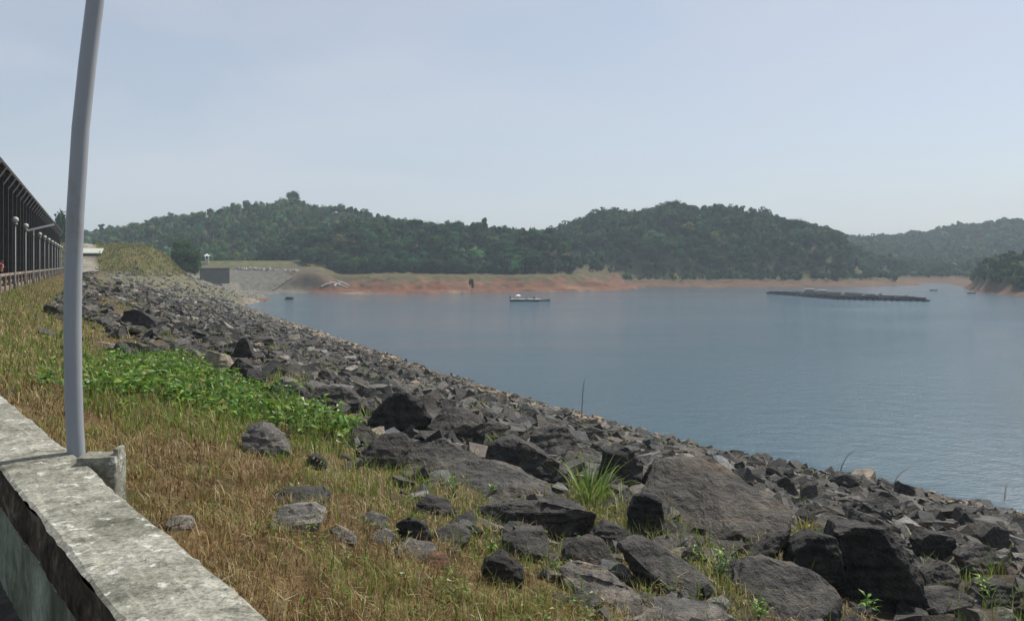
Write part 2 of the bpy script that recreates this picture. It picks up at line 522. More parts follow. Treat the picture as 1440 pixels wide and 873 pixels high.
# stony spit between the dam and the apron, dark earth cliff beside it
blend(C(.15, .14, .115), fb * (gx < -84) * (gy < 352))
blend(C(.11, .085, .06), np.exp(-(((gx + 90) / 14) ** 4 + ((gy - 350) / 14) ** 4)) * (gy > 318))
blend(C(.10, .085, .05), np.exp(-(((gx + 100) / 60) ** 4 + ((gy - 352) / 10) ** 4)) * sm(7, 9, gz) * .8)
blend(C(.14, .135, .085), sm(100, 170, gs) * (gs < 275) * (gp < 42) * (gz < 10) * .75)
# road on the crest
blend(C(.07, .068, .064), (q < -.05) * (q > -15.5) * (gs < 215) * 1.)
blend(C(.30, .27, .23), np.exp(-((gp + 1.0 + .02 * (gs - 215)) / 2.2) ** 4) * (gs > 196) * (gs < 262) * .8)
nr, na = gx.shape
idx = np.arange(nr * na).reshape(nr, na)
quads = np.stack([idx[:-1, :-1].ravel(), idx[:-1, 1:].ravel(), idx[1:, 1:].ravel(), idx[1:, :-1].ravel()], 1)[:, ::-1]
me = np_mesh('ground', np.stack([gx.ravel(), gy.ravel(), gz.ravel()], 1), [quads], M_GROUND, col.reshape(-1, 3), True)
tag(link('ground', me), kind='structure')

bm = bmesh.new()
bmesh.ops.create_grid(bm, x_segments=60, y_segments=60, size=1500)
wo_ = link('water', bm_mesh('water', bm, M_WATER))
wo_.location = (300, 600, 0)
tag(wo_, kind='structure')

# ------------------------------------------------------------------ near parapet wall, pole, block
def wall_pt(px, py, drop): 
    Y = drop * F / (py - HY)
    return Vector(((px - HX) / F * Y, Y, EYE - drop))
DROP = .8
wA, wB = wall_pt(390, 873, DROP), wall_pt(0, 553, DROP)
wdir = (wB - wA); wdir.z = 0; wdir.normalize()
wnor = Vector((wdir.y, -wdir.x, 0))            # towards the lake
w0 = wA - wdir * 6
L0 = 6 + 26.5
def loft(name, sect, mat, seed, amp):
    """sect: cross-section (offset towards the lake, z) lofted along the wall with worn edges"""
    n = 420
    V = []
    ds = np.concatenate([np.linspace(0, 14, 340), np.linspace(14, L0, n - 340)])
    for d in ds:
        for j, (o, z) in enumerate(sect):
            v = w0 + wdir * d + wnor * o
            v.z = z
            a = mnoise.noise(Vector((d * 3.1, j * 1.7 + seed, 0))) * amp + mnoise.noise(Vector((d * 13, j * 2.9 + seed, 5))) * amp * .7 + mnoise.noise(Vector((d * 45, j * 2.9 + seed, 9))) * amp * .4
            V.append(v + wnor * a + Vector((0, 0, a * .5)))
    m = len(sect)
    i = np.arange(n * m).reshape(n, m)
    f = np.stack([i[:-1, :-1].ravel(), i[1:, :-1].ravel(), i[1:, 1:].ravel(), i[:-1, 1:].ravel()], 1)
    return np_mesh(name, np.array([v[:] for v in V]), [f], mat)
ztop = EYE - DROP
par = empty('parapet_wall', w0 + wdir * 7)
par['label'] = 'weathered grey concrete parapet wall with mossy inner face beside the pole'
par['category'] = 'wall'
def keep(o, root):
    o.parent = root
    o.matrix_parent_inverse = root.matrix_world.inverted() if False else Matrix.Translation(-Vector(root.location))
    return o
ww = .272
cop = [(-ww + .02, ztop - .012), (-ww - .001, ztop - .008), (-ww + .012, ztop)] + [(-ww + .012 + (ww - .024) * t, ztop + .003 * math.sin(t * 3.1)) for t in np.linspace(.08, .92, 12)] + [(-.012, ztop), (0, ztop - .014), (0, ztop - .15), (-ww, ztop - .152)]
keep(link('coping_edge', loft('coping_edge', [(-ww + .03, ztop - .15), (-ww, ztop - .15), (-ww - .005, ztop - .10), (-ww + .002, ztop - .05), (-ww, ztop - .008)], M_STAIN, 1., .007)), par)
keep(link('coping', loft('coping', cop, M_CONC, 1., .0085)), par)
zb = 10.1
face = [(-ww + .055, zb)] + [(-ww + .05, zb + (ztop - .152 - zb) * t) for t in np.linspace(.05, 1, 14)] + [(-.05, ztop - .152), (-.05, zb)]
keep(link('wall_body', loft('wall_body', face, M_MOSSY, 7., .012)), par)

PY = 3.42
prow = [(-330, 188), (-200, 163), (-100, 147), (0, 134), (90, 123), (180, 113.5), (300, 106), (380, 103), (460, 102), (540, 103), (600, 105), (650, 108), (760, 113), (930, 119)]
bm = bmesh.new()
ppts = [P3(x, y, PY) for y, x in prow][::-1]
add_tube(bm, ppts, [.0345 + .0005 * i * 0 for i in range(len(ppts))], 24)
pole = empty('metal_pole', ppts[0])
tag(pole, 'tall slightly bowed grey painted metal pole standing behind the parapet wall', 'pole')
keep(link('shaft', bm_mesh('shaft', bm, M_POLE, True)), pole)
bm = bmesh.new()
bp = ppts[0] + Vector((0, 0, .02))
add_box(bm, ppts[0] + Vector((.003, 0, .06)), (.2, .2, .02), None, .004)
keep(link('base_plate', bm_mesh('base_plate', bm, M_STEEL)), pole)

blk = empty('concrete_block', P3(146, 690, 3.22))
tag(blk, 'small concrete post block against the wall right of the pole', 'block')
bz = math.atan2(wdir.y, wdir.x)
rotw = Euler((0, 0, bz), 'XYZ')
bm = bmesh.new()
def rough_box(bm, c, d, rot, cuts=6, amp=.004):
    g = bmesh.ops.create_cube(bm, size=1.0)
    es = list({e for v in g['verts'] for e in v.link_edges})
    bmesh.ops.bevel(bm, geom=es, offset=.03, segments=1, affect='EDGES')
    bmesh.ops.subdivide_edges(bm, edges=bm.edges[:], cuts=cuts, use_grid_fill=True)
    m = Matrix.Translation(c) @ rot.to_matrix().to_4x4() @ Matrix.Diagonal((*d, 1))
    for v in bm.verts:
        v.co = m @ v.co
        v.co += mnoise.noise_vector(v.co * 14) * amp
cb = P3(142, 690, 3.26)
rough_box(bm, Vector((cb.x + .002, cb.y, ztop - .32)), (.15, .13, .70), Euler((0, 0, R(8))))
keep(link('block_body', bm_mesh('block_body', bm, M_CONC)), blk)
bm = bmesh.new()
rough_box(bm, Vector((cb.x + .064, cb.y + .02, ztop - .31)), (.020, .085, .73), Euler((0, 0, R(8))))
keep(link('end_plate', bm_mesh('end_plate', bm, M_CONC)), blk)

# ------------------------------------------------------------------ rocks
def rock_proto(seed, dims=(1, .75, .6), cuts=9, hi=True):
    r = random.Random(seed)
    bm = bmesh.new()
    bmesh.ops.create_cube(bm, size=2.0)
    for v in bm.verts: v.co = Vector((v.co.x * r.uniform(.85, 1.1), v.co.y * r.uniform(.85, 1.1), v.co.z * r.uniform(.85, 1.1)))
    for _ in range(cuts):
        nrm = Vector((r.gauss(0, 1), r.gauss(0, 1), r.gauss(0, .9))).normalized()
        sup = max(v.co.dot(nrm) for v in bm.verts)
        pl = nrm * sup * r.uniform(.62, .88)
        res = bmesh.ops.bisect_plane(bm, geom=bm.verts[:] + bm.edges[:] + bm.faces[:], plane_co=pl, plane_no=nrm, clear_outer=True)
        es = [e for e in res['geom_cut'] if isinstance(e, bmesh.types.BMEdge)]
        if es: bmesh.ops.contextual_create(bm, geom=es)
    bmesh.ops.remove_doubles(bm, verts=bm.verts[:], dist=.03)
    for v in bm.verts: v.co = Vector((v.co.x * dims[0], v.co.y * dims[1], v.co.z * dims[2]))
    if hi: detail(bm, seed)
    else:
        bmesh.ops.triangulate(bm, faces=bm.faces[:])
    return bm

def detail(bm, seed, edge=.17, cap=2600):
    if True:
        bmesh.ops.bevel(bm, geom=bm.edges[:], offset=.018, segments=1, affect='EDGES', profile=.6)
        bmesh.ops.triangulate(bm, faces=bm.faces[:])
        for _ in range(6):
            long = [e for e in bm.edges if e.calc_length() > edge]
            if not long or len(bm.verts) > cap: break
            bmesh.ops.subdivide_edges(bm, edges=long, cuts=1)
            bmesh.ops.triangulate(bm, faces=[f for f in bm.faces if len(f.verts) > 3])
        bm.normal_update()
        o = Vector((seed * 3.7, seed * 1.3, 0))
        disp = []
        for v in bm.verts:
            a = mnoise.noise(v.co * 1.7 + o) * .035 + mnoise.noise(v.co * 4.6 + o) * .03
            st = mnoise.noise(Vector((v.co.x * 1.2, v.co.y * 1.2, v.co.z * 7)) + o)      # bedding steps
            a += .06 * (round(st * 3.5) / 3.5)
            a += mnoise.noise(v.co * 11 + o) * .016
            disp.append(v.normal * a)
        for v, d in zip(bm.verts, disp): v.co += d

HI = [bm_mesh('rock', rock_proto(100 + i, (1, random.uniform(.6, .9), random.uniform(.5, .75)), 6 + i % 5), M_ROCK) for i in range(14)]
SLAB = [bm_mesh('slab_rock', rock_proto(300 + i, (1, .72, .30), 5 + i % 3), M_ROCK) for i in range(6)]
for m_ in HI + SLAB:
    for p_ in m_.polygons: p_.use_smooth = False
LO = []
for i in range(12):
    b = rock_proto(500 + i, (1, .8, .6), 4, False)
    b.verts.ensure_lookup_table()
    LO.append((np.array([v.co[:] for v in b.verts]), np.array([[v.index for v in f.verts] for f in b.faces])))
    b.free()

ROCKS = []      # (x, y, radius) of the rocks placed by hand

BIG = 'boulders on the embankment'
def hull_rock(out, label, tone=1., k=.6, th=.6, tint=(1, 1, 1), name='rock', sink=.4, Y0=None):
    """a boulder whose camera side has the given outline; it is th x its width deep and bedded in the slope"""
    rr = random.Random(len(ROCKS) * 17 + 5)
    yb = max(p[1] for p in out); yt = min(p[1] for p in out)
    xl, xr = min(p[0] for p in out), max(p[0] for p in out)
    if Y0 is None: Y0 = hit(sum(p[0] for p in out if p[1] > (yb + yt) / 2) / max(1, sum(1 for p in out if p[1] > (yb + yt) / 2)), yb).y
    wm, hm = (xr - xl) * Y0 / F, (yb - yt) * Y0 / F
    fr = []
    for x, y in out:
        fr.append(P3(x, y, Y0 * (1 + k * (yb - y) / F) + rr.uniform(-.05, .05) * wm))
    c = sum(fr, Vector()) / len(fr)
    pts = list(fr) + [c + Vector((rr.uniform(-.15, .15) * wm, -.07 * wm, rr.uniform(-.1, .1) * hm))]
    for p in fr:
        q_ = c + (p - c) * rr.uniform(.72, .92)
        pts.append(q_ + Vector((rr.uniform(-.05, .05) * wm, th * wm * rr.uniform(.8, 1.15), -.10 * wm * th * rr.uniform(.4, 1.6))))
    for p in fr:
        if p.z < c.z: pts.append(p + Vector((0, .12 * wm, -max(sink * hm, .12 * wm))))
    c = sum(pts, Vector()) / len(pts)
    r_ = max(wm, hm) / 2
    bm = bmesh.new()
    for p in pts: bm.verts.new((p - c) / r_)
    res = bmesh.ops.convex_hull(bm, input=bm.verts[:])
    bmesh.ops.delete(bm, geom=[g_ for g_ in set(res['geom_interior']) | set(res['geom_unused']) if isinstance(g_, bmesh.types.BMVert)], context='VERTS')
    for _ in range(7):
        nrm = Vector((rr.gauss(0, 1), rr.gauss(-.5, .8), rr.gauss(.3, .9))).normalized()
        ds_ = [v.co.dot(nrm) for v in bm.verts]
        pl = nrm * (max(ds_) - (max(ds_) - min(ds_)) * rr.uniform(.03, .085))
        rs_ = bmesh.ops.bisect_plane(bm, geom=bm.verts[:] + bm.edges[:] + bm.faces[:], plane_co=pl, plane_no=nrm, clear_outer=True)
        es = [e for e in rs_['geom_cut'] if isinstance(e, bmesh.types.BMEdge)]
        if es: bmesh.ops.contextual_create(bm, geom=es)
    bmesh.ops.dissolve_limit(bm, angle_limit=R(17), verts=bm.verts[:], edges=bm.edges[:])
    px_ = xr - xl
    detail(bm, len(ROCKS) + 3, .11 if px_ > 90 else .15 if px_ > 50 else .26, 5200 if px_ > 90 else 2200 if px_ > 50 else 700)
    o = link(name, bm_mesh(name, bm, M_ROCK))
    o.location = c; o.scale = (r_ * 1.05, r_ * 1.05, r_ * 1.04)
    o.color = (.074 * tone * tint[0], .069 * tone * tint[1], .062 * tone * tint[2], 1)
    tag(o, label, 'rock', BIG)
    ROCKS.append((c.x, c.y, wm * .5, max(th * wm * .5, .1)))
    return o

hull_rock([(905, 695), (928, 645), (985, 640), (1040, 668), (1108, 716), (1100, 750), (1045, 768), (985, 752), (930, 725)], 'largest slab rock, one flat dark brown face tilted towards the wall, near the water', .80, 1.5, .22, (1.05, .99, .92))
hull_rock([(1168, 800), (1180, 741), (1248, 747), (1290, 792), (1302, 840), (1284, 860), (1240, 858), (1190, 856)], 'big black boulder in shadow near the bottom right, larger than all around it', .5, .0, .5)
hull_rock([(1106, 806), (1116, 765), (1146, 752), (1182, 760), (1190, 815), (1150, 822)], 'black boulder joined to the left side of the big black boulder', .45, .1, .6)
hull_rock([(1196, 752), (1214, 722), (1262, 742), (1280, 768), (1230, 770)], 'grey topped rock lying on the big black boulder', .8, .7, .5, Y0=12.4)
hull_rock([(515, 600), (526, 576), (546, 554), (566, 551), (590, 562), (604, 586), (597, 603), (560, 610)], 'black faced boulder with a pointed top right of the leafy weeds', .55, .15, .5)
hull_rock([(543, 655), (560, 640), (600, 622), (622, 617), (650, 635), (662, 652), (672, 670), (600, 674), (560, 668)], 'broad grey boulder just below the black faced pointed boulder', .95, 1.1, .5)
hull_rock([(600, 602), (625, 572), (650, 574), (680, 590), (680, 612), (640, 622), (608, 618)], 'grey brown boulder right behind the black faced pointed boulder', .85, .8, .5)
hull_rock([(683, 636), (692, 622), (722, 618), (762, 636), (784, 652), (778, 674), (764, 682), (700, 662), (684, 650)], 'dark wedge boulder with black underside left of the tallest grass clump', .62, .35, .9)
hull_rock([(507, 652), (512, 632), (540, 610), (560, 603), (576, 622), (562, 645), (540, 658), (520, 662)], 'dark grey boulder in yellow green grass left of the broad grey boulder', .8, .8, .5)
hull_rock([(630, 668), (640, 654), (690, 648), (730, 662), (768, 680), (778, 702), (760, 712), (690, 708), (655, 692)], 'flat upper ledge of layered grey rock in front of the wedge boulder', 1.05, 1.6, .3)
hull_rock([(663, 724), (680, 715), (740, 706), (800, 709), (834, 722), (831, 743), (815, 754), (760, 747), (700, 750), (675, 740)], 'long lower ledge of black rock left of the largest slab', .72, .3, .35)
hull_rock([(705, 758), (730, 747), (765, 748), (772, 770), (766, 790), (730, 784), (708, 772)], 'grey flat topped boulder under the long lower ledge', 1.1, 1.0, .6)
hull_rock([(381, 698), (400, 687), (448, 690), (462, 700), (456, 714), (430, 716), (385, 714)], 'dark flat stone lying behind the whitish stone in the dry grass', .9, 1.3, .5)
hull_rock([(384, 724), (394, 713), (440, 708), (457, 713), (451, 735), (436, 748), (408, 747), (382, 743)], 'whitish grey stone lying in the dry grass left of centre', 3.6, .9, .5)
hull_rock([(502, 729), (518, 721), (546, 728), (544, 742), (515, 744)], 'flat grey stone right of the whitish stone in the dry grass', 1.7, 1.2, .5)
hull_rock([(462, 748), (475, 741), (501, 755), (498, 767), (470, 762)], 'first small pale stone right of the whitish stone', 2.8, 1.0, .5)
hull_rock([(520, 753), (540, 744), (555, 752), (551, 767), (530, 764)], 'second small pale stone, under the flat grey stone', 2.6, 1.0, .5)
hull_rock([(556, 738), (575, 727), (600, 740), (607, 758), (596, 770), (570, 754)], 'dark stone with a steep face in the middle of the dry grass', .7, .4, .6)
hull_rock([(553, 773), (570, 760), (600, 767), (614, 776), (602, 788), (568, 787)], 'long grey stone flush with the dry grass', 1.8, 1.5, .5)
hull_rock([(592, 792), (606, 780), (628, 783), (632, 796), (606, 800)], 'small orange brown stone in the dry grass', 1.5, 1.0, .6, (1.6, .95, .55))
hull_rock([(676, 802), (690, 783), (704, 780), (722, 791), (736, 806), (722, 824), (700, 826), (682, 816)], 'small black boulder on dry grass left of the pale slab', .5, .3, .8)
hull_rock([(788, 800), (812, 789), (850, 799), (902, 838), (899, 857), (872, 862), (840, 858), (812, 832), (792, 814)], 'pale grey brown slab leaning in the dry grass at the bottom centre', 2.3, 1.4, .25, (1.04, 1, .95))
hull_rock([(871, 763), (900, 754), (935, 773), (985, 803), (1002, 822), (1000, 842), (960, 847), (905, 803), (880, 783)], 'dark grey slab leaning right in front of the largest slab', 1.05, 1.2, .3)
hull_rock([(885, 722), (895, 698), (912, 690), (930, 705), (939, 730), (930, 754), (905, 758), (888, 747)], 'upright dark boulder at the left end of the largest slab', .6, .1, .7)
hull_rock([(895, 692), (911, 655), (926, 646), (924, 670), (906, 696)], 'thin upright splinter of rock at the left corner of the largest slab', .8, .3, .5)
hull_rock([(1184, 742), (1200, 718), (1213, 708), (1241, 725), (1267, 746), (1268, 756), (1230, 754), (1190, 754)], 'pyramid shaped dark boulder behind the big black boulder', .7, .5, .7)
hull_rock([(1141, 750), (1152, 728), (1166, 717), (1182, 740), (1179, 763), (1150, 764)], 'light grey block between the yellow tuft and the pyramid boulder', 2.2, .8, .6)
hull_rock([(1295, 762), (1310, 751), (1342, 755), (1346, 782), (1330, 793), (1300, 788)], 'black block shaped boulder right of the big black boulder', .5, .1, .7)
hull_rock([(1296, 850), (1310, 832), (1340, 827), (1369, 840), (1373, 857), (1350, 863), (1310, 862)], 'low grey boulder in the bottom right corner', .95, 1.0, .5)
hull_rock([(1034, 832), (1050, 795), (1080, 787), (1120, 797), (1165, 815), (1182, 842), (1178, 870), (1100, 876), (1050, 870)], 'broad dark rock mound along the bottom edge left of the big black boulder', .95, 1.2, .4)
hull_rock([(883, 866), (905, 848), (960, 846), (1020, 860), (1038, 880), (890, 884)], 'low grey streaked slab cut off by the bottom edge', 1.8, 1.6, .3)
hull_rock([(983, 776), (1000, 764), (1056, 767), (1052, 776), (1000, 780)], 'thin flat stone under the lower edge of the largest slab', .8, 1.0, .4)
hull_rock([(1053, 788), (1085, 755), (1112, 746), (1110, 762), (1075, 790)], 'dark splinter of rock leaning on the right end of the largest slab', .75, .6, .4)
hull_rock([(1159, 690), (1172, 672), (1190, 666), (1212, 676), (1221, 690), (1200, 694)], 'black humped boulder beside the water right of the stalks', .5, .2, .6)
hull_rock([(1263, 692), (1268, 677), (1288, 690), (1286, 702), (1266, 704)], 'small pointed black boulder standing up at the water edge', .55, .2, .7)
hull_rock([(1087, 697), (1092, 678), (1105, 670), (1119, 682), (1125, 697), (1105, 704)], 'dark boulder behind the right end of the largest slab', .6, .3, .6)
hull_rock([(1345, 750), (1355, 715), (1373, 735), (1380, 755)], 'pointed dark boulder near the water at the right edge', .65, .3, .7)
hull_rock([(1378, 848), (1390, 822), (1420, 818), (1436, 840), (1425, 860), (1390, 860)], 'dark boulder beside the yellow weeds at the right edge', .8, .6, .6)
hull_rock([(845, 672), (850, 632), (866, 618), (890, 636), (906, 660), (902, 684), (870, 686)], 'dark steep boulder right of the tallest grass clump', .6, .3, .6)
hull_rock([(738, 634), (752, 606), (776, 597), (806, 606), (812, 630), (790, 646), (755, 644)], 'brown grey boulder near the waterline behind the wedge boulder', .9, .7, .6)
hull_rock([(168, 454), (175, 438), (196, 436), (218, 452), (216, 464), (190, 464)], 'black overhanging boulder right of the pole on the upper slope', .45, .2, .7)
hull_rock([(286, 504), (290, 493), (315, 499), (327, 515), (319, 525), (300, 524)], 'pale tan boulder above the leafy weed patch', 3.3, .5, .6, (1.06, 1, .82))
hull_rock([(256, 502), (270, 491), (282, 502), (272, 510)], 'grey stone left of the pale tan boulder', 1.7, .6, .7)
hull_rock([(328, 492), (335, 477), (346, 475), (355, 500), (345, 506)], 'black upright rock right of the pale tan boulder', .5, .2, .8)
hull_rock([(322, 518), (335, 504), (357, 518), (342, 526)], 'dark wedge stone below the black upright rock', .6, .4, .8)
hull_rock([(378, 558), (385, 540), (410, 537), (430, 548), (427, 564), (400, 566)], 'dark boulder at the right end of the weed patch', .8, .7, .6)
hull_rock([(433, 562), (450, 545), (480, 544), (507, 562), (501, 573), (470, 578), (450, 572)], 'broad dark boulder between the weed patch and the black faced boulder', .7, .7, .6)
hull_rock([(441, 537), (450, 519), (469, 525), (470, 540)], 'dark pointed stone above the broad dark boulder', .6, .4, .7)
hull_rock([(340, 616), (350, 596), (370, 594), (396, 612), (407, 637), (380, 644), (350, 640)], 'rounded grey boulder half hidden by pale grass below the weeds', 2.0, .8, .5)
hull_rock([(244, 517), (250, 503), (280, 508), (277, 523)], 'dark stone at the top edge of the weed patch', .7, .5, .7)
hull_rock([(150, 503), (165, 479), (182, 501), (172, 508)], 'dark pointed stone right of the pole below the broken branch', .7, .4, .7)
hull_rock([(199, 503), (204, 491), (216, 493), (218, 507)], 'small round black stone at the top of the weed patch', .45, .3, .9)
hull_rock([(424, 656), (436, 640), (452, 645), (456, 656), (440, 660)], 'small dark stone in the grass right of the rounded grey boulder', .6, .5, .7)
hull_rock([(230, 742), (240, 727), (262, 727), (268, 740), (248, 746)], 'small whitish stone in the dry grass near the wall', 3.8, 1.3, .6)
hull_rock([(398, 425), (402, 417), (411, 418), (412, 424)], 'lone dark rock off the far tip of the rocky shore', .5, .2, .8, Y0=276)


hull_rock([(1300, 806), (1330, 792), (1352, 812), (1340, 832), (1305, 830)], 'dark stone between the black block and the low grey corner boulder', .8, .7, .6)
hull_rock([(1350, 782), (1375, 762), (1400, 775), (1406, 802), (1370, 808)], 'grey angular boulder right of the black block shaped boulder', 1.1, .7, .6)
hull_rock([(1382, 756), (1400, 738), (1422, 750), (1416, 772), (1386, 774)], 'dark boulder near the water at the far right edge', .7, .4, .6)
hull_rock([(1118, 726), (1140, 708), (1163, 716), (1158, 737), (1130, 740)], 'dark stone just above the yellow grass tuft', .8, .7, .6)
hull_rock([(1222, 708), (1240, 690), (1263, 700), (1256, 718)], 'dark stone below the small pointed boulder at the water', .7, .5, .6)
hull_rock([(1008, 803), (1030, 785), (1053, 795), (1046, 817), (1020, 820)], 'grey stone beside the leafy weed before the slab', 1.1, .9, .6)
hull_rock([(788, 774), (812, 756), (850, 765), (868, 790), (840, 802), (805, 794)], 'dark flat boulder between the lower ledge and the pale slab', .75, .9, .5)
hull_rock([(833, 756), (850, 735), (880, 745), (886, 772), (860, 777)], 'dark stone wedged left of the upright dark boulder', .8, .6, .6)
hull_rock([(582, 714), (600, 698), (630, 702), (641, 720), (610, 724)], 'dark flat stone in weeds left of the upper ledge', .8, 1.0, .5)
hull_rock([(608, 750), (640, 738), (661, 752), (650, 770), (620, 768)], 'grey stone in the grass left of the lower ledge', 1.2, 1.0, .5)
hull_rock([(820, 640), (835, 622), (848, 632), (846, 648)], 'dark stone behind the tallest grass clump', .7, .5, .6)
hull_rock([(660, 606), (690, 590), (720, 600), (716, 618), (680, 622)], 'dark low boulder behind the wedge boulder', .8, .8, .5)

def in_poly(px, py, poly):
    ins = np.zeros(px.shape, bool)
    for (x0, y0), (x1, y1) in zip(poly, poly[1:] + poly[:1]):
        if y0 != y1: ins ^= ((y0 > py) != (y1 > py)) & (px < (x1 - x0) * (py - y0) / (y1 - y0) + x0)
    return ins
def ground_poly(pts):
    return [tuple(hit(a, b)[:2]) for a, b in pts]
WEED = ground_poly([(118, 528), (165, 512), (230, 504), (300, 530), (345, 548), (400, 566), (440, 592), (505, 612), (470, 622), (400, 616), (330, 596), (280, 578), (210, 566), (118, 566)])
CLEAR = [(832, 706), (872, 716), (1132, 754), (700, 640), (1040, 760), (1180, 800), (1335, 812), (1395, 808), (1015, 812), (1066, 868), (1165, 866), (1228, 866), (1390, 850), (640, 700), (690, 700), (690, 782), (1100, 806), (850, 700), (820, 690)]
# random rocks over the whole slope
N = 72000
ss = np.concatenate([rng.uniform(0, 20, 14000), rng.uniform(-6, 45, 26000), rng.uniform(40, 110, 21000), rng.uniform(100, 325, N - 61000)])
tt = rng.random(N)
pw_, ps_ = pwall(ss), pshore(ss)
pp = pw_ + 2.6 + tt * (ps_ + 1.2 - pw_ - 2.6)
xx, yy = to_xy(ss, pp)
zz = height(xx, yy)
qq = pp - pw_
ok = (yy > 2.5) & (np.abs(xx / yy) < .74)
# few rocks in the grass near the wall; grass gaps elsewhere
gap = wob(xx, yy, 9, 6, 7)
keepp = np.where(qq < 5.0, .06, np.where(qq < 8, .50, 1.)) * np.where((gap > np.where((ss > 8) & (ss < 95) & (zz > 3.5), .22, .5)) & (zz > 2), .12, 1.)
fpx, fpy = proj(xx, np.maximum(yy, .5), zz)
keepp = np.where((qq > 2.6) & (fpx > 560) & (qq < 8), np.clip((fpx - 500) / 250, .3, 1.), keepp)
keepp = np.where((ss < 18) & (qq < 3.6) & (fpx < 620), 0.0, keepp)
keepp = np.where(ss > 105, keepp * np.clip(1.25 - (ss - 105) / 130, .35, 1), keepp)
keepp = np.where((fpx > 296) & (yy > 312), 0, keepp)
keepp = np.where((fpx < 225) & (fpy < 440) & (wob(xx, yy, 13, 6, 4) > -.1), keepp * .25, keepp)
FIELD = [(425, 530), (520, 596), (498, 640), (610, 684), (640, 756), (700, 775), (770, 862), (870, 885), (1500, 980), (1500, 500), (800, 480), (560, 480)]
keepp = np.where(in_poly(fpx, fpy, FIELD) & (yy < 32), np.where(gap > .8, .6, 1.), keepp)
for (a_, b_) in CLEAR:
    g_ = hit(a_, b_)
    keepp = np.where(np.hypot(xx - g_.x, yy - g_.y - .1) < .035 * g_.y + .12, 0, keepp)
    keepp = np.where((np.abs(fpx - a_) < 22) & (fpy > b_) & (fpy < b_ + 40), 0, keepp)
inweed = in_poly(xx, yy, WEED)
keepp = np.where(inweed, 0, keepp)
keepp = np.where((ss > 40) & (qq < 5), .55, keepp)
keepp = np.where((ss > 175) & (zz > 10.3), .02, keepp)
ok &= rng.random(N) < keepp
base = np.where(zz < 1.8, .13, np.where(zz < 4, .17, .19))
size = base * np.exp(rng.normal(0, .48, N)) * np.where(ss > 110, 1.15, np.where(ss > 30, .84, 1.))
size = np.minimum(np.clip(size, .07, .62), np.maximum(.019 * yy, .05) * np.where(rng.random(N) < .35, .55, 1))
for (rx, ry, ra, rb) in ROCKS:
    ok &= ~((np.abs(xx - rx) < ra * 1.0) & (yy - ry < rb * .9 + .05) & (yy - ry > -rb - np.where(size > .022 * yy, .35, .02)))
# the green weed patch and the foreground grass stay clear of large rocks
xx, yy, zz, size, ss, qq = (a[ok] for a in (xx, yy, zz, size, ss, qq))
n = len(xx)
tone = np.exp(rng.normal(-.3, .55, n)) * np.exp(.22 * wob(xx, yy, 7, 6, 5))
pale = (zz < 2.0 + .5 * wob(xx, yy, 12, 5, 3)) & (rng.random(n) < .72)
tone = np.where(pale, tone * 2.3, tone)
tone = np.where((ss > 120), tone * 1.35, tone)
tone = np.minimum(tone, 2.6)
hue = rng.normal(0, .06, n)
tn = np.stack([.090 * tone * np.where(pale, 1.2, 1) * (1 + hue), .083 * tone * np.where(pale, 1.02, 1), .072 * tone * np.where(pale, .85, 1) * (1 - hue)], 1)
rotz, tx, ty = rng.uniform(0, 6.28, n), rng.normal(0, .36, n), rng.normal(0, .36, n)
sc3 = np.stack([size, size * rng.uniform(.7, 1.1, n), size * rng.uniform(.38, .9, n)], 1)
px_size = size / yy
order = np.argsort(-px_size)
NI = 300 - len(ROCKS)
sel = order[:NI]
for c_, i in enumerate(sel):
    me_ = (HI + SLAB[:3])[int(rng.integers(0, 17))]
    o = link('rock', me_)
    o.location = (xx[i], yy[i], zz[i] + size[i] * .05)
    o.rotation_euler = (tx[i], ty[i], rotz[i])
    o.scale = tuple(sc3[i])
    o.color = (*tn[i], 1)
    tw_ = 'pale' if tone[i] > 1.35 else 'black' if tone[i] < .72 else 'dark grey'
    fx, fy = proj(xx[i], yy[i], zz[i])
    sz_ = 'large' if px_size[i] * F > 26 else 'small'
    if zz[i] < 2.2: wh = 'beside the water at the right' if fx > 950 else 'beside the water along the shore'
    elif fx > 1110: wh = 'around the big black boulder'
    elif fx > 860: wh = 'around the largest slab'
    elif fx > 640: wh = 'around the layered ledges'
    elif fx > 430: wh = 'around the black faced boulder'
    else: wh = 'on the slope above the leafy weeds'
    lab = f'{sz_} {tw_} loose angular rock {wh}'
    tag(o, lab, 'rock', 'loose rocks on the embankment slope')
rest = order[NI:]
Vs, Fs, Cs = [], [], []
off = 0
for i in rest:
    v0, f0 = LO[i % 12]
    rm = np.array(Euler((tx[i], ty[i], rotz[i])).to_matrix())
    v = (v0 * sc3[i]) @ rm.T + (xx[i], yy[i], zz[i] + size[i] * .08)
    Vs.append(v); Fs.append(f0 + off); Cs.append(np.repeat(tn[i][None], len(v), 0)); off += len(v)
me = np_mesh('riprap', np.concatenate(Vs), [np.concatenate(Fs)], M_RUBBLE, np.concatenate(Cs))
tag(link('riprap', me), 'loose grey stones covering the dam slope down to the waterline', None, None, 'stuff')

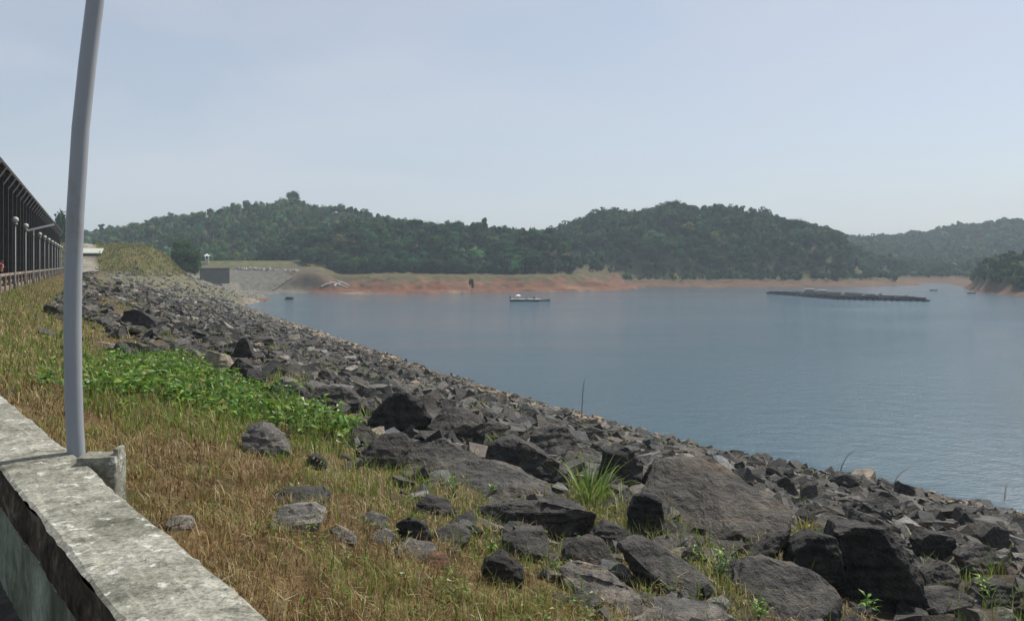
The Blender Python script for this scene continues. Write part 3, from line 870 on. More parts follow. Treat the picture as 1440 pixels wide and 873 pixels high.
# ------------------------------------------------------------------ grass and weeds
def blades(n, xs, ys, ln, wd, colr, lean=.5, droop=.5):
    """three-joint grass blades; arrays of length n"""
    zs = height(xs, ys) - .015
    th = rng.uniform(0, 6.28, n)
    la = np.abs(rng.normal(0, lean, n))
    ux, uy = np.cos(th), np.sin(th)
    face = th + rng.normal(1.57, .5, n)
    wx, wy = np.cos(face) * wd / 2, np.sin(face) * wd / 2
    a1 = la * .6; a2 = la + droop * rng.random(n)
    b = np.stack([xs, ys, zs], 1)
    m = b + np.stack([np.sin(a1) * ux, np.sin(a1) * uy, np.cos(a1)], 1) * (ln * .5)[:, None]
    t = m + np.stack([np.sin(a2) * ux, np.sin(a2) * uy, np.cos(a2)], 1) * (ln * .5)[:, None]
    w = np.stack([wx, wy, np.zeros(n)], 1)
    V = np.stack([b - w, b + w, m + w * .8, m - w * .8, t], 1).reshape(-1, 3)
    i = np.arange(n)[:, None] * 5
    q4 = i + np.array([[0, 1, 2, 3]])
    t3 = i + np.array([[3, 2, 4]])
    cc = np.repeat(colr, 5, 0)
    return V, q4, t3, cc

M_GRASS = leafmat('grass_blades', lambda k: k.attr(), .35, .55)
M_LEAF = leafmat('weed_leaves', lambda k: k.attr(), .30, .42)
M_CROWN = leafmat('tree_leaves', lambda k: k.mix(1., k.attr(), k.objcol(), 'MULTIPLY'), .22, .9)
M_FOREST = leafmat('forest_leaves', lambda k: k.attr(), .22, .9)

def scatter_cam(n, u0, u1, y0, y1, pw=1.):
    """points spread so that each part of the view gets a similar count"""
    u = rng.uniform(u0, u1, n)
    Y = y0 * (y1 / y0) ** (rng.random(n) ** pw)
    return u * Y, Y
def pal(n, cols, w):
    c = np.array(cols)[rng.choice(len(cols), n, p=np.array(w) / sum(w))]
    return c * np.exp(rng.normal(0, .22, n))[:, None]

# dry straw grass
n = 270000
xs, ys = scatter_cam(n, -.70, .45, 2.0, 90, .9)
s_, p_ = to_sp(xs, ys); q_ = p_ - pwall(s_)
dens = np.where(q_ < .06, 0, np.where(q_ < 3.2, 1, np.where(q_ < 6, .55, .12)))
dens = dens * np.where(wob(xs, ys, 1.6, 6, 3) > -.75, 1, .35)
gapn = wob(xs, ys, 9, 6, 7)
dens = np.where((q_ > 5) & (gapn > .2), .95, dens)
dens = np.where((q_ > 3) & (ys < 18) & (xs > 0), np.maximum(dens, .3), dens)
inw = in_poly(xs, ys, WEED)
dens = np.where(inw, .15, dens)
m = rng.random(n) < dens
xs, ys, q_ = xs[m], ys[m], q_[m]; n = len(xs)
ln = rng.uniform(.045, .145, n) * (1 + 1.1 * (rng.random(n) < .06)) * np.clip(.75 + ys * .03, .8, 1.6)
wd = rng.uniform(.003, .007, n) * np.clip(ys / 5, .8, 5)
cc = pal(n, [(.36, .27, .12), (.23, .155, .06), (.50, .41, .23), (.13, .08, .03), (.20, .20, .06), (.11, .15, .03)], [3, 2.4, 2.4, 1.8, 2.2, 1.4])
gmask = (wob(xs, ys, 2.4, 6, 9) > .15)[:, None] & (rng.random((n, 1)) < .5)
cc = np.where(gmask, pal(n, [(.15, .19, .035), (.10, .15, .025), (.22, .22, .06)], [1, 1, 1]), cc)
zone = wob(xs, ys, 1.15, 6, 0)[:, None] + rng.normal(0, .35, (n, 1))
cc = np.where(zone > 1.0, pal(n, [(.25, .14, .05), (.17, .085, .028), (.34, .22, .09)], [2, 2, 1]), cc)
cc = np.where(zone < -.6, pal(n, [(.50, .42, .25), (.36, .29, .15), (.22, .16, .07)], [2, 2, 1]), cc)
nearw = (q_ < 2.6 + .8 * wob(xs, ys, 2.1, 6, 4)) & (ys < 11) & (rng.random(n) < .62)
cc = np.where(nearw[:, None], pal(n, [(.20, .115, .042), (.13, .068, .024), (.29, .19, .085), (.085, .045, .018), (.40, .30, .16)], [3, 2.5, 2, 2, 1]), cc)
V, q4, t3, c5 = blades(n, xs, ys, ln, wd, cc, 1.1, 1.2)
tag(link('dry_grass', np_mesh('dry_grass', V, [q4, t3], M_GRASS, c5)), 'dry brown straw grass between the wall and the boulders', None, None, 'stuff')

# taller tufts
nt_ = 620
tx_, ty_ = scatter_cam(nt_, -.70, .45, 2.4, 26, .9)
s_, p_ = to_sp(tx_, ty_); q_ = p_ - pwall(s_)
m = (q_ > .25) & (q_ < 9) & (rng.random(nt_) < np.where(q_ < 4, .9, .6)); tx_, ty_ = tx_[m], ty_[m]; nt_ = len(tx_)
KB = 34
grn = rng.random(nt_)
sw_, pw2_ = to_sp(tx_, ty_)
grn = np.where((pw2_ - pwall(sw_) < 2.4) & (ty_ < 9), grn * .6, grn)
rad_ = rng.uniform(.03, .11, nt_) * np.clip(ty_ / 6, .8, 2)
xs = np.repeat(tx_, KB) + rng.normal(0, 1, nt_ * KB) * np.repeat(rad_, KB); ys = np.repeat(ty_, KB) + rng.normal(0, 1, nt_ * KB) * np.repeat(rad_, KB)
n = nt_ * KB
hgt_ = np.repeat(rng.uniform(.09, .25, nt_), KB) * rng.uniform(.5, 1.1, n)
gq = np.repeat(grn, KB)[:, None] + rng.normal(0, .12, (n, 1))
cc = np.where(gq < .38, pal(n, [(.42, .34, .17), (.28, .20, .08), (.55, .47, .30)], [2, 2, 1]), np.where(gq < .68, pal(n, [(.26, .25, .08), (.18, .20, .045), (.36, .32, .13)], [2, 2, 1]), pal(n, [(.12, .19, .03), (.18, .25, .05)], [1, 1])))
V, q4, t3, c5 = blades(n, xs, ys, hgt_, rng.uniform(.004, .008, n) * np.clip(ys / 6, .8, 3), cc, .5, 1.0)
tag(link('tall_grass', np_mesh('tall_grass', V, [q4, t3], M_GRASS, c5)), 'taller mixed straw and green grass tufts in the dry grass', None, None, 'stuff')

# green grass: round the weed patch, among the boulders, up the left side
n = 100000
xs, ys = scatter_cam(n, -.70, .68, 2.3, 130, .8)
s_, p_ = to_sp(xs, ys); q_ = p_ - pwall(s_)
ppx, ppy = proj(xs, ys, height(xs, ys))
dens = np.zeros(n)
dens = np.where((q_ > .1) & (wob(xs, ys, 1.9, 6, 6) > .45), np.where(q_ < 2.6, .10, .25), dens)
dens = np.where((q_ > 3.5) & (wob(xs, ys, 2.7, 6, 2) > .55), .55, dens)
dens = np.where((q_ > 5) & (wob(xs, ys, 9, 6, 7) > .3), .55, dens)
def near_px(cx, cy, rx, ry): return ((ppx - cx) / rx) ** 2 + ((ppy - cy) / ry) ** 2 < 1
for (cx, cy, rx, ry, d) in [(150, 540, 60, 45, .9), (250, 560, 130, 60, .8), (330, 600, 90, 35, .6), (480, 610, 80, 34, .95), (60, 470, 70, 80, .5), (600, 690, 60, 22, .5), (840, 650, 60, 50, .5), (710, 620, 30, 25, .8), (40, 500, 60, 60, .35),
        (20, 420, 24, 8, .9), (420, 530, 40, 16, .5), (550, 680, 70, 30, .4), (130, 400, 24, 10, .7), (190, 420, 40, 16, .3), (640, 860, 200, 30, .25), (500, 820, 60, 30, .25), (1010, 800, 30, 20, .4), (680, 770, 50, 20, .4), (1380, 800, 40, 30, .4)]:
    dens = np.where(near_px(cx, cy, rx, ry) & (q_ > .1), np.maximum(dens, d), dens)
inw = in_poly(xs, ys, WEED)
dens = np.where(inw, 1., dens)
m = (rng.random(n) < dens) & (height(xs, ys) > 1.2)
xs, ys, inw = xs[m], ys[m], inw[m]; n = len(xs)
ln = rng.uniform(.10, .32, n) * np.where(inw, 1.6, 1) * np.clip(.8 + ys * .02, .8, 1.5)
wd = rng.uniform(.004, .010, n) * np.clip(ys / 6, .8, 4)
cc = pal(n, [(.14, .21, .03), (.09, .16, .022), (.24, .26, .06), (.32, .30, .12)], [3, 3, 2, .8])
V, q4, t3, c5 = blades(n, xs, ys, ln, wd, cc, .35, .8)
n = 16000
hs_, hp_ = rng.uniform(196, 268, n), rng.uniform(-9, 27, n)
hx_, hy_ = to_xy(hs_, hp_)
m = (height(hx_, hy_) > 9.0) & ~((np.abs(hp_ + 1.0 + .02 * (hs_ - 215)) < 2.4))
hx_, hy_ = hx_[m], hy_[m]; n = len(hx_)
cc = pal(n, [(.12, .14, .035), (.17, .165, .05), (.26, .21, .09), (.085, .11, .025), (.15, .10, .05)], [3, 3, 1.5, 2, 1])
cc = cc * np.exp(.35 * wob(hx_, hy_, 9, 6, 3))[:, None]
V2, q42, t32, c52 = blades(n, hx_, hy_, rng.uniform(.25, .75, n), rng.uniform(.10, .22, n), cc, .5, .9)
V, q4, t3, c5 = np.concatenate([V, V2]), np.concatenate([q4, q42 + len(V)]), np.concatenate([t3, t32 + len(V)]), np.concatenate([c5, c52])
tag(link('green_grass', np_mesh('green_grass', V, [q4, t3], M_GRASS, c5)), 'green grass growing in patches among the boulders', None, None, 'stuff')

# leafy weeds
def leaves(n, base, dirv, ln, wd, colr):
    """diamond leaves with a fold and a bent tip"""
    up = np.tile([[0, 0, 1.]], (n, 1)) + rng.normal(0, .35, (n, 3))
    side = np.cross(dirv, up); side /= np.linalg.norm(side, axis=1)[:, None] + 1e-9
    nr_ = np.cross(side, dirv)
    L = ln[:, None]; Wd = wd[:, None]
    a = base
    m1 = base + dirv * L * .42 + nr_ * L * .06
    t = base + dirv * L - np.array([[0, 0, 1.]]) * L * .18
    l_ = m1 + side * Wd / 2 + nr_ * Wd * .18
    r_ = m1 - side * Wd / 2 + nr_ * Wd * .18
    V = np.stack([a, l_, m1, r_, t], 1).reshape(-1, 3)
    i = np.arange(n)[:, None] * 5
    T = np.concatenate([i + np.array([[0, 2, 1]]), i + np.array([[0, 3, 2]]), i + np.array([[1, 2, 4]]), i + np.array([[2, 3, 4]])])
    return V, T, np.repeat(colr, 5, 0)
wp = np.array(WEED)
n = 3600
xs = rng.uniform(wp[:, 0].min() - .5, wp[:, 0].max() + .5, n); ys = rng.uniform(wp[:, 1].min() - .5, wp[:, 1].max() + .5, n)
m = (in_poly(xs, ys, WEED) & (wob(xs, ys, 1.2, 6, 8) > -.25) & (rng.random(n) < .72)) | ((rng.random(n) < .3) & in_poly(xs + rng.normal(-.35, .55, n), ys + rng.normal(.1, .8, n), WEED))
xs, ys = xs[m], ys[m]
# loose weeds elsewhere
n2 = 900
x2, y2 = scatter_cam(n2, -.55, .35, 3, 22)
s2, p2 = to_sp(x2, y2); q2 = p2 - pwall(s2)
m = (q2 > 1.0) & (wob(x2, y2, 1.4, 6, 10) > .35)
nW = len(xs)
xs, ys = np.concatenate([xs, x2[m]]), np.concatenate([ys, y2[m]])
n = len(xs)
hgt = np.concatenate([rng.uniform(.10, .42, nW) * (1 + .3 * wob(xs[:nW], ys[:nW], 1.3, 5, 1)), rng.uniform(.04, .14, n - nW)])
zs = height(xs, ys)
K = 13
bx = np.repeat(np.stack([xs, ys, zs], 1), K, 0)
fr = np.tile(np.linspace(.25, 1, K), n)
th = rng.uniform(0, 6.28, n * K)
bx[:, 2] += np.repeat(hgt, K) * fr
bx[:, 0] += rng.normal(0, .05, n * K); bx[:, 1] += rng.normal(0, .05, n * K)
el = rng.uniform(-.1, .75, n * K)
dv = np.stack([np.cos(th) * np.cos(el), np.sin(th) * np.cos(el), np.sin(el)], 1)
inW = np.repeat(np.arange(n) < nW, K)
ln = np.where(inW, rng.uniform(.12, .22, n * K), rng.uniform(.03, .06, n * K))
cc = pal(n * K, [(.075, .17, .022), (.12, .23, .03), (.20, .30, .05), (.05, .11, .02), (.28, .26, .07)], [3, 3, 2, 2, .5])
cc = np.where(inW[:, None], cc, np.minimum(cc, .2) * np.array([[1.15, .95, 1.0]]))
V, T, c5 = leaves(n * K, bx, dv, ln, ln * .42, cc)
tag(link('weeds', np_mesh('weeds', V, [T], M_LEAF, c5)), 'bright green leafy weeds spreading below the boulders right of the pole', None, None, 'stuff')

# single clumps with their own blades
def blade_mesh(L, w, bend, col_):
    n_ = 7
    V, Fq = [], []
    for i in range(n_):
        t = i / (n_ - 1)
        a = bend * t
        x = L * (math.sin(a) * t * .75); z = L * t * math.cos(a * .55)
        ww_ = w * (1 - t ** 1.6) + .0006
        V += [(x, -ww_ / 2, z), (x, ww_ / 2, z)]
    for i in range(n_ - 1): Fq.append((2 * i, 2 * i + 1, 2 * i + 3, 2 * i + 2))
    return np_mesh('blade', np.array(V), [np.array(Fq)], M_GRASS, np.tile([col_], (2 * n_, 1)))
BL = [blade_mesh(1., .022, .5, (.12, .22, .03)), blade_mesh(1., .020, 1.2, (.16, .26, .04)), blade_mesh(1., .018, 2.0, (.26, .30, .09)), blade_mesh(1., .018, .3, (.09, .17, .025))]
BLY = [blade_mesh(1., .02, .7, (.34, .30, .05)), blade_mesh(1., .02, 1.5, (.28, .24, .05))]
BLP = [blade_mesh(1., .016, .9, (.42, .42, .27)), blade_mesh(1., .016, 1.6, (.34, .35, .20))]
def clump(px, py, hpx, nb, meshes, label, spread=.22, group=None, sy=1.):
    g = hit(px, py)
    L = hpx * g.y / F
    r = empty('grass_clump', g)
    tag(r, label, 'grass clump', group)
    for i in range(nb):
        o = link('blade', random.choice(meshes), r)
        a = random.uniform(0, 6.283); rr = random.random() ** .6 * spread * L
        o.location = (math.cos(a) * rr, math.sin(a) * rr, -.03)
        o.rotation_euler = (random.gauss(0, .16), random.gauss(0, .16), a + random.gauss(0, .5))
        k_ = L * random.uniform(.55, 1.1)
        o.scale = (k_, k_ * sy * (1. + .06 * g.y), k_)
    return r
GC = 'separate grass clumps among the boulders'
clump(832, 706, 86, 60, BL, 'tallest green grass clump with arching blades left of the largest slab', .30, GC)
clump(872, 716, 60, 12, BLP + BL[2:3], 'pale arching grass blades hanging over the left end of the largest slab', .15, GC)
clump(1132, 754, 44, 34, BLY, 'yellow grass tuft at the right end of the largest slab', .35, GC)
clump(700, 640, 46, 16, BL, 'narrow green grass clump left of the wedge boulder', .2, GC)
clump(375, 640, 48, 26, BLP, 'pale whitish grass clump over the rounded grey boulder', .3, GC)
clump(305, 600, 50, 16, BL[1:3] + BLY, 'yellow green arching grass clump in front of the weed patch', .3, GC)
clump(140, 545, 60, 26, BL, 'green grass clump right beside the pole', .3, GC)
clump(285, 708, 50, 40, BLY[1:] + [blade_mesh(1., .014, .8, (.24, .15, .06)), blade_mesh(1., .014, .4, (.15, .09, .035))], 'brown dry grass tuft in the middle of the straw by the wall', .35, GC)
clump(250, 600, 46, 12, BL[1:3], 'thin green grass clump at the front edge of the weeds', .3, GC)
clump(1040, 760, 40, 7, BLP, 'few pale blades in front of the largest slab', .3, GC)
clump(1005, 742, 36, 5, BLP, 'single pale stems standing before the largest slab face', .3, GC)
clump(1180, 800, 40, 5, BLP, 'few pale blades before the black boulder', .3, GC)
clump(1335, 812, 34, 10, BLP + BLY, 'pale grass clump among dark rocks near the right edge', .3, GC)
clump(1395, 808, 40, 26, BLY + BL, 'yellow green grass clump at the right edge', .4, GC)
clump(200, 530, 30, 14, BL, 'short grass clump behind the left end of the weeds', .3, GC)
clump(600, 420 + 130, 26, 8, BLP + BLY, 'pale short grass clump on the slope above the black faced boulder', .3, GC)
clump(520, 600, 50, 22, BL + BLY, 'green yellow grass clump left of the black faced boulder', .35, GC)

def leaf_mesh():
    V = np.array([(0, 0, 0), (.42, .16, .10), (.45, 0, .05), (.42, -.16, .10), (1, 0, -.12)], float)
    return V, np.array([(0, 2, 1), (0, 3, 2), (1, 2, 4), (2, 3, 4)])
def leafm(c_):
    V, T = leaf_mesh()
    return np_mesh('leaf', V, [T], M_LEAF, np.tile([c_], (5, 1)))
LFS = [leafm((.10, .24, .03)), leafm((.15, .30, .045)), leafm((.24, .32, .06))]
STEMM = plain('stem_green', (.12, .16, .05), .7)
def weed(px, py, hpx, nl, label, lsz=.4):
    g = hit(px, py)
    H = hpx * g.y / F
    r = empty('weed_plant', g)
    tag(r, label, 'plant', 'single leafy weeds between the rocks')
    bm = bmesh.new()
    tips = []
    for j in range(4):
        a = random.uniform(0, 6.28); l = random.uniform(.1, .4) * H
        tip = Vector((math.cos(a) * l, math.sin(a) * l, H * random.uniform(.6, .95)))
        add_tube(bm, [(0, 0, -.03), tip * .5 + Vector((0, 0, .05 * H)), tip], [.006, .004, .002], 4, False)
        tips.append(tip)
    link('stem', bm_mesh('stem', bm, STEMM), r)
    for i in range(nl):
        o = link('leaf', random.choice(LFS), r)
        t = random.choice(tips); f = random.uniform(.3, 1.05)
        o.location = t * f
        o.rotation_euler = (random.gauss(0, .3), random.uniform(-.9, .2), random.uniform(0, 6.283))
        k_ = H * lsz * random.uniform(.6, 1.1)
        o.scale = (k_, k_, k_)
weed(1015, 812, 36, 22, 'green leafy weed sprouting in front of the largest slab')
weed(985, 792, 26, 10, 'thin upright green weed left of the leafy weed before the slab')
weed(1066, 872, 30, 18, 'bright green fern like weed at the bottom edge', .5)
weed(1165, 868, 24, 12, 'yellowish weed right of the bright green one at the bottom edge', .4)
weed(1228, 868, 34, 16, 'arching green fern weed at the foot of the big black boulder', .5)
weed(1390, 850, 50, 26, 'yellow green leafy weed in the bottom right corner', .35)
weed(640, 700, 26, 16, 'small green weed growing in the ledge of layered rock', .4)
weed(690, 700, 24, 12, 'green weed with narrow leaves beside the layered ledge', .4)
weed(690, 782, 26, 14, 'small weed left of the grey flat topped boulder', .4)
weed(600, 690, 20, 12, 'low weed left of the layered ledge', .4)
weed(20, 424, 12, 14, 'bright green bush at the far left below the balustrade', .5)
weed(36, 424, 10, 14, 'yellow green low bush beside the bright green bush at far left', .5)
weed(1100, 806, 18, 10, 'little weed in the gap left of the big black boulder', .5)

def stalk(px, py, hpx, leanpx, label, n_='dry_stalk'):
    g = hit(px, py)
    bm = bmesh.new()
    H = hpx * g.y / F; lx = leanpx * g.y / F
    r_ = .0007 * g.y
    add_tube(bm, [(0, 0, -.05), (lx * .15, 0, H * .4), (lx * .45, 0, H * .75), (lx, 0, H)], [r_, r_ * .8, r_ * .6, r_ * .35], 5)
    for i in range(4):
        f = .45 + .13 * i
        add_tube(bm, [(lx * f * f, 0, H * f), (lx * f * f + H * .07 * (-1) ** i, .02, H * (f + .06))], [r_ * .4, r_ * .2], 4)
    o = link(n_, bm_mesh(n_, bm, M_BARK))
    o.location = g
    tag(o, label, 'stalk', 'dry stalks against the water')
stalk(818, 592, 58, 4, 'thin bare stalk standing up against the water at the mid shore')
stalk(1180, 672, 40, 24, 'thin stalk leaning right at the waterline beside the black humped boulder')
stalk(1256, 686, 28, 22, 'short leaning stalk by the pointed boulder at the water')
stalk(1412, 716, 34, 4, 'thin stalk at the waterline near the right edge')

def stick(px, py, wpx, label, name, mat, rz, cat, th=.05):
    g = hit(px, py)
    L = wpx * g.y / F
    bm = bmesh.new()
    add_tube(bm, [(-L / 2, 0, .02), (-L * .1, .02, .05), (L / 2, 0, .04)], [th, th * .9, th * .6], 6)
    o = link(name, bm_mesh(name, bm, mat))
    o.location = g + Vector((0, 0, th * .6)); o.rotation_euler = (0, R(4), R(rz))
    tag(o, label, cat)
stick(146, 486, 36, 'pale broken branch lying on rocks just right of the pole', 'driftwood_branch', M_DRIFT, -14, 'branch', .04)
stick(64, 449, 16, 'short pale stick in the grass left of the pole', 'dry_stick', M_DRIFT, -30, 'stick', .035)
stick(136, 378, 13, 'white plank lying on the upper slope right of the pole', 'white_plank', M_WHITE, -50, 'plank', .16)

# ------------------------------------------------------------------ crest structures at far left
DAMZ = math.atan2(DY, DX)
def sp_obj(name, s, p, z):
    x, y = to_xy(s, p)
    return empty(name, (x, y, z), DAMZ)       # local x runs along the crest, local y points away from the lake
# long roofed shed
s0, s1 = 44., 176.
L = s1 - s0
shed = sp_obj('long_shed', s0, -5.0, 10.62)
tag(shed, 'long dark open shed with rusty pitched roof along the crest at far left', 'shed')
ev = EYE + 6.15 - 10.62
def roof_mesh(y0, z0, y1, z1):
    bm = bmesh.new()
    nx = int(L / .5)
    for j in range(nx):
        xa, xb = j * L / nx, (j + .5) * L / nx
        xc = (j + 1) * L / nx
        for (a, b, ha, hb) in ((xa, xb, 0, .06), (xb, xc, .06, 0)):
            bm.faces.new([bm.verts.new(v) for v in ((a, y0, z0 + ha), (b, y0, z0 + hb), (b, y1, z1 + hb), (a, y1, z1 + ha))])
    bmesh.ops.remove_doubles(bm, verts=bm.verts[:], dist=.001)
    bmesh.ops.solidify(bm, geom=bm.faces[:], thickness=.03)
    return bm_mesh('roof_panel', bm, M_ROOF)
link('roof_panel', roof_mesh(-.35, ev, 5.2, ev + 1.9), shed)
link('roof_panel', roof_mesh(10.6, ev, 5.2, ev + 1.9), shed)
bm = bmesh.new(); add_box(bm, (L / 2, -.40, ev - .06), (L, .05, .22)); link('fascia', bm_mesh('fascia', bm, M_DARKWOOD), shed)
bm = bmesh.new()
for j in range(int(L / 1.0)):
    add_box(bm, (j * 1.0 + .5, 9.9, ev / 2), (.98, .06 + .06 * (j % 2), ev))
link('foliage_backdrop', bm_mesh('foliage_backdrop', bm, M_OLIVE), shed)  # backdrop added in place of the foliage behind the posts, closes off the sky
bm = bmesh.new(); add_box(bm, (0, 0, ev / 2), (.26, .26, ev)); pm = bm_mesh('post', bm, M_DARKWOOD)
bm = bmesh.new()
for ya, yb, za, zb_ in ((-.3, 5.2, ev - .12, ev + 1.75), (5.2, 10.5, ev + 1.75, ev - .12)):
    d_ = Vector((0, yb - ya, zb_ - za)); c_ = Vector((0, (ya + yb) / 2, (za + zb_) / 2))
    add_box(bm, c_, (.14, d_.length, .16), Euler((math.atan2(d_.z, d_.y), 0, 0)))
tm = bm_mesh('rafter', bm, M_DARKWOOD)
bm = bmesh.new(); add_box(bm, (L / 2, .15, ev - .16), (L, .2, .22)); link('eave_beam', bm_mesh('eave_beam', bm, M_DARKWOOD), shed)
bm = bmesh.new(); add_box(bm, (0, -.1, ev - .55), (.07, .07, .95), Euler((R(32), 0, 0))); bmr = bm_mesh('bracket', bm, M_PLANK)
j = 0
while j * 3.6 < L:
    o = link('post', pm, shed); o.location = (j * 3.6, .15, 0)
    o = link('post', pm, shed); o.location = (j * 3.6, 5.2, 0)
    o = link('rafter', tm, shed); o.location = (j * 3.6, 0, 0)
    o = link('bracket', bmr, shed); o.location = (j * 3.6, -.1, 0)
    j += 1

# balustrade in front of the shed
bal = sp_obj('balustrade', 26.4, -4.4, 10.3)
tag(bal, 'stained brown concrete balustrade with pillars running along the crest', 'balustrade')
Lb = 150.
bm = bmesh.new(); add_box(bm, (Lb / 2, 0, 1.10), (Lb, .34, .14), None, .02); link('top_rail', bm_mesh('top_rail', bm, M_PARA), bal)
bm = bmesh.new(); add_box(bm, (Lb / 2, 0, .70), (Lb, .12, .16), None, .02); link('middle_rail', bm_mesh('middle_rail', bm, M_PARA), bal)
bm = bmesh.new(); add_box(bm, (Lb / 2, 0, .22), (Lb, .26, .5), None, .02); link('plinth', bm_mesh('plinth', bm, M_PARA), bal)
bm = bmesh.new(); add_box(bm, (0, 0, .55), (.36, .42, 1.24), None, .03); pm = bm_mesh('pillar', bm, M_PARA)
for j in range(int(Lb / 3)):
    o = link('pillar', pm, bal); o.location = (j * 3, 0, 0)

# globe lamps
bm = bmesh.new(); add_tube(bm, [(0, 0, -.05), (0, 0, .5), (0, 0, .52), (0, 0, 4.12)], [.06, .055, .038, .034], 10); lpm = bm_mesh('lamp_pole', bm, M_STEEL, True)
bm = bmesh.new(); bmesh.ops.create_uvsphere(bm, u_segments=20, v_segments=12, radius=.19, matrix=Matrix.Translation((0, 0, 4.36))); lgm = bm_mesh('lamp_globe', bm, M_GLOBE, True)
bm = bmesh.new(); add_tube(bm, [(0, 0, 4.08), (0, 0, 4.18)], [.14, .10], 12); lcm = bm_mesh('lamp_collar', bm, M_STEEL)
bm = bmesh.new(); add_tube(bm, [(0, 0, 4.0), (0, 0, 4.5)], [.05, .05], 8); add_box(bm, (.0, -.5, 4.62), (.18, 2.0, .14), Euler((R(-16), 0, 0)), .02); ltm = bm_mesh('tube_lamp', bm, M_WHITE)
ords = ['nearest globe lamp post, its whole globe clear of the shed roof', 'second globe lamp post from the left, before the slanted tube lamp', 'lamp post carrying a slanted white tube light', 'first globe lamp post beyond the slanted tube light', 'second globe lamp post beyond the slanted tube light']
for j in range(11):
    s_l = 58.6 + 9.1 * j
    t_ = sp_obj('lamp_post', s_l, -4.12, 10.42)
    tag(t_, ords[j] if j < 5 else 'small distant globe lamp post near the far end of the shed', 'lamp post', 'lamp posts along the crest balustrade')
    link('lamp_pole', lpm, t_)
    if j == 2: link('tube_lamp', ltm, t_)
    else:
        link('lamp_collar', lcm, t_); link('lamp_globe', lgm, t_)

# small open shelter beyond the shed
sh = empty('small_shelter', (-99.7, 190, float(height(-99.7, 190)) - .05), R(20))
tag(sh, 'small open shelter with a pale flat roof just right of the pole', 'shelter')
hs = 15.2 - sh.location.z
bm = bmesh.new(); add_box(bm, (0, 0, hs), (5.2, 4.6, .25), Euler((R(15), 0, 0)), .04); link('roof', bm_mesh('roof', bm, plain('pale_roof', (.42, .44, .36), .7)), sh)
bm = bmesh.new(); add_box(bm, (0, 0, hs / 2), (.18, .18, hs)); pm = bm_mesh('post', bm, M_DARKWOOD)
for a, b in ((-2.2, -1.6), (2.2, -1.6), (-2.2, 1.6), (2.2, 1.6)):
    o = link('post', pm, sh); o.location = (a, b, 0)

# person in pink behind the balustrade
M_PINK = plain('pink_shirt', (.55, .06, .13), .85, .15, 8.)
M_SKIN = plain('skin', (.28, .15, .09), .6, .08, 8.)
M_TROUS = plain('dark_trousers', (.03, .03, .045), .9, .2, 8.)
M_HAIR = plain('black_hair', (.012, .010, .009), .6, .2, 20.)
def skin_body(name, pts, edges, rads, mat, parent, root=0, lev=2):
    me = bpy.data.meshes.new(name)
    me.from_pydata([Vector(p) for p in pts], edges, [])
    o = bpy.data.objects.new(name, me); COL.objects.link(o); o.parent = parent
    sk = o.modifiers.new('skin', 'SKIN'); sk.use_smooth_shade = True
    for v, r in zip(me.skin_vertices[0].data, rads): v.radius = (r, r) if not hasattr(r, '__len__') else r
    for i, v in enumerate(me.skin_vertices[0].data): v.use_root = (i == root)
    sub = o.modifiers.new('sub', 'SUBSURF'); sub.levels = lev; sub.render_levels = lev
    me.materials.append(mat)
    return o
per = sp_obj('person', 61.3, -5.15, 10.62)
per.rotation_euler = (0, 0, R(-20))
tag(per, 'person in a pink shirt and dark trousers leaning on the balustrade at far left', 'person')
hp, kn, an = .90, .48, .07
B = [(0, 0, .95), (0, 0, 1.12), (0, 0, 1.34), (0, 0, 1.44), (0, -.02, 1.53), (0, -.03, 1.62), (0, -.02, 1.70)]
BE = [(0, 1), (1, 2), (2, 3), (3, 4), (4, 5), (5, 6)]
BR = [(.15, .11), (.14, .10), (.17, .11), (.09, .08), (.055, .055), (.085, .10), (.06, .075)]
for sx in (-1, 1):
    i = len(B)
    B += [(sx * .10, 0, .86), (sx * .11, -.01, .48), (sx * .11, .02, .09), (sx * .12, -.15, .04)]
    BE += [(0, i), (i, i + 1), (i + 1, i + 2), (i + 2, i + 3)]
    BR += [(.09, .09), (.062, .062), (.042, .042), (.04, .03)]
    i = len(B)
    el = (sx * .34, -.08, 1.14) if sx < 0 else (sx * .38, -.05, 1.20)
    wr = (sx * .26, -.30, 1.16) if sx < 0 else (sx * .55, -.25, 1.22)
    B += [(sx * .19, 0, 1.37), el, wr]
    BE += [(2, i), (i, i + 1), (i + 1, i + 2)]
    BR += [(.055, .055), (.043, .043), (.03, .03)]
    w = Vector(wr); d = (w - Vector(el)).normalized(); sd_ = d.cross(Vector((0, 0, 1))).normalized()
    palm = w + d * .07
    B.append(palm[:]); BE.append((i + 2, len(B) - 1)); BR.append((.036, .022)); pi_ = len(B) - 1
    for f_, (off_, ll) in enumerate(((-.03, .07), (-.01, .08), (.012, .075), (.032, .06))):
        a_ = palm + d * .03 + sd_ * off_; b_ = a_ + d * ll + Vector((0, 0, -.025))
        B += [a_[:], b_[:]]; BE += [(pi_, len(B) - 2), (len(B) - 2, len(B) - 1)]; BR += [(.009, .009), (.008, .008)]
    a_ = w + d * .04 + sd_ * .045; b_ = a_ + d * .045 + sd_ * .02
    B += [a_[:], b_[:]]; BE += [(i + 2, len(B) - 2), (len(B) - 2, len(B) - 1)]; BR += [(.011, .011), (.009, .009)]
skin_body('body', B, BE, BR, M_SKIN, per)
sh_ = [(0, 0, .92), (0, 0, 1.14), (0, 0, 1.36), (0, 0, 1.43)] + [(-.19, 0, 1.37), (-.27, -.04, 1.25), (.19, 0, 1.37), (.29, -.03, 1.28)]
skin_body('shirt', sh_, [(0, 1), (1, 2), (2, 3), (2, 4), (4, 5), (2, 6), (6, 7)], [(.18, .14), (.165, .13), (.19, .13), (.09, .085), (.075, .075), (.068, .068), (.075, .075), (.068, .068)], M_PINK, per)
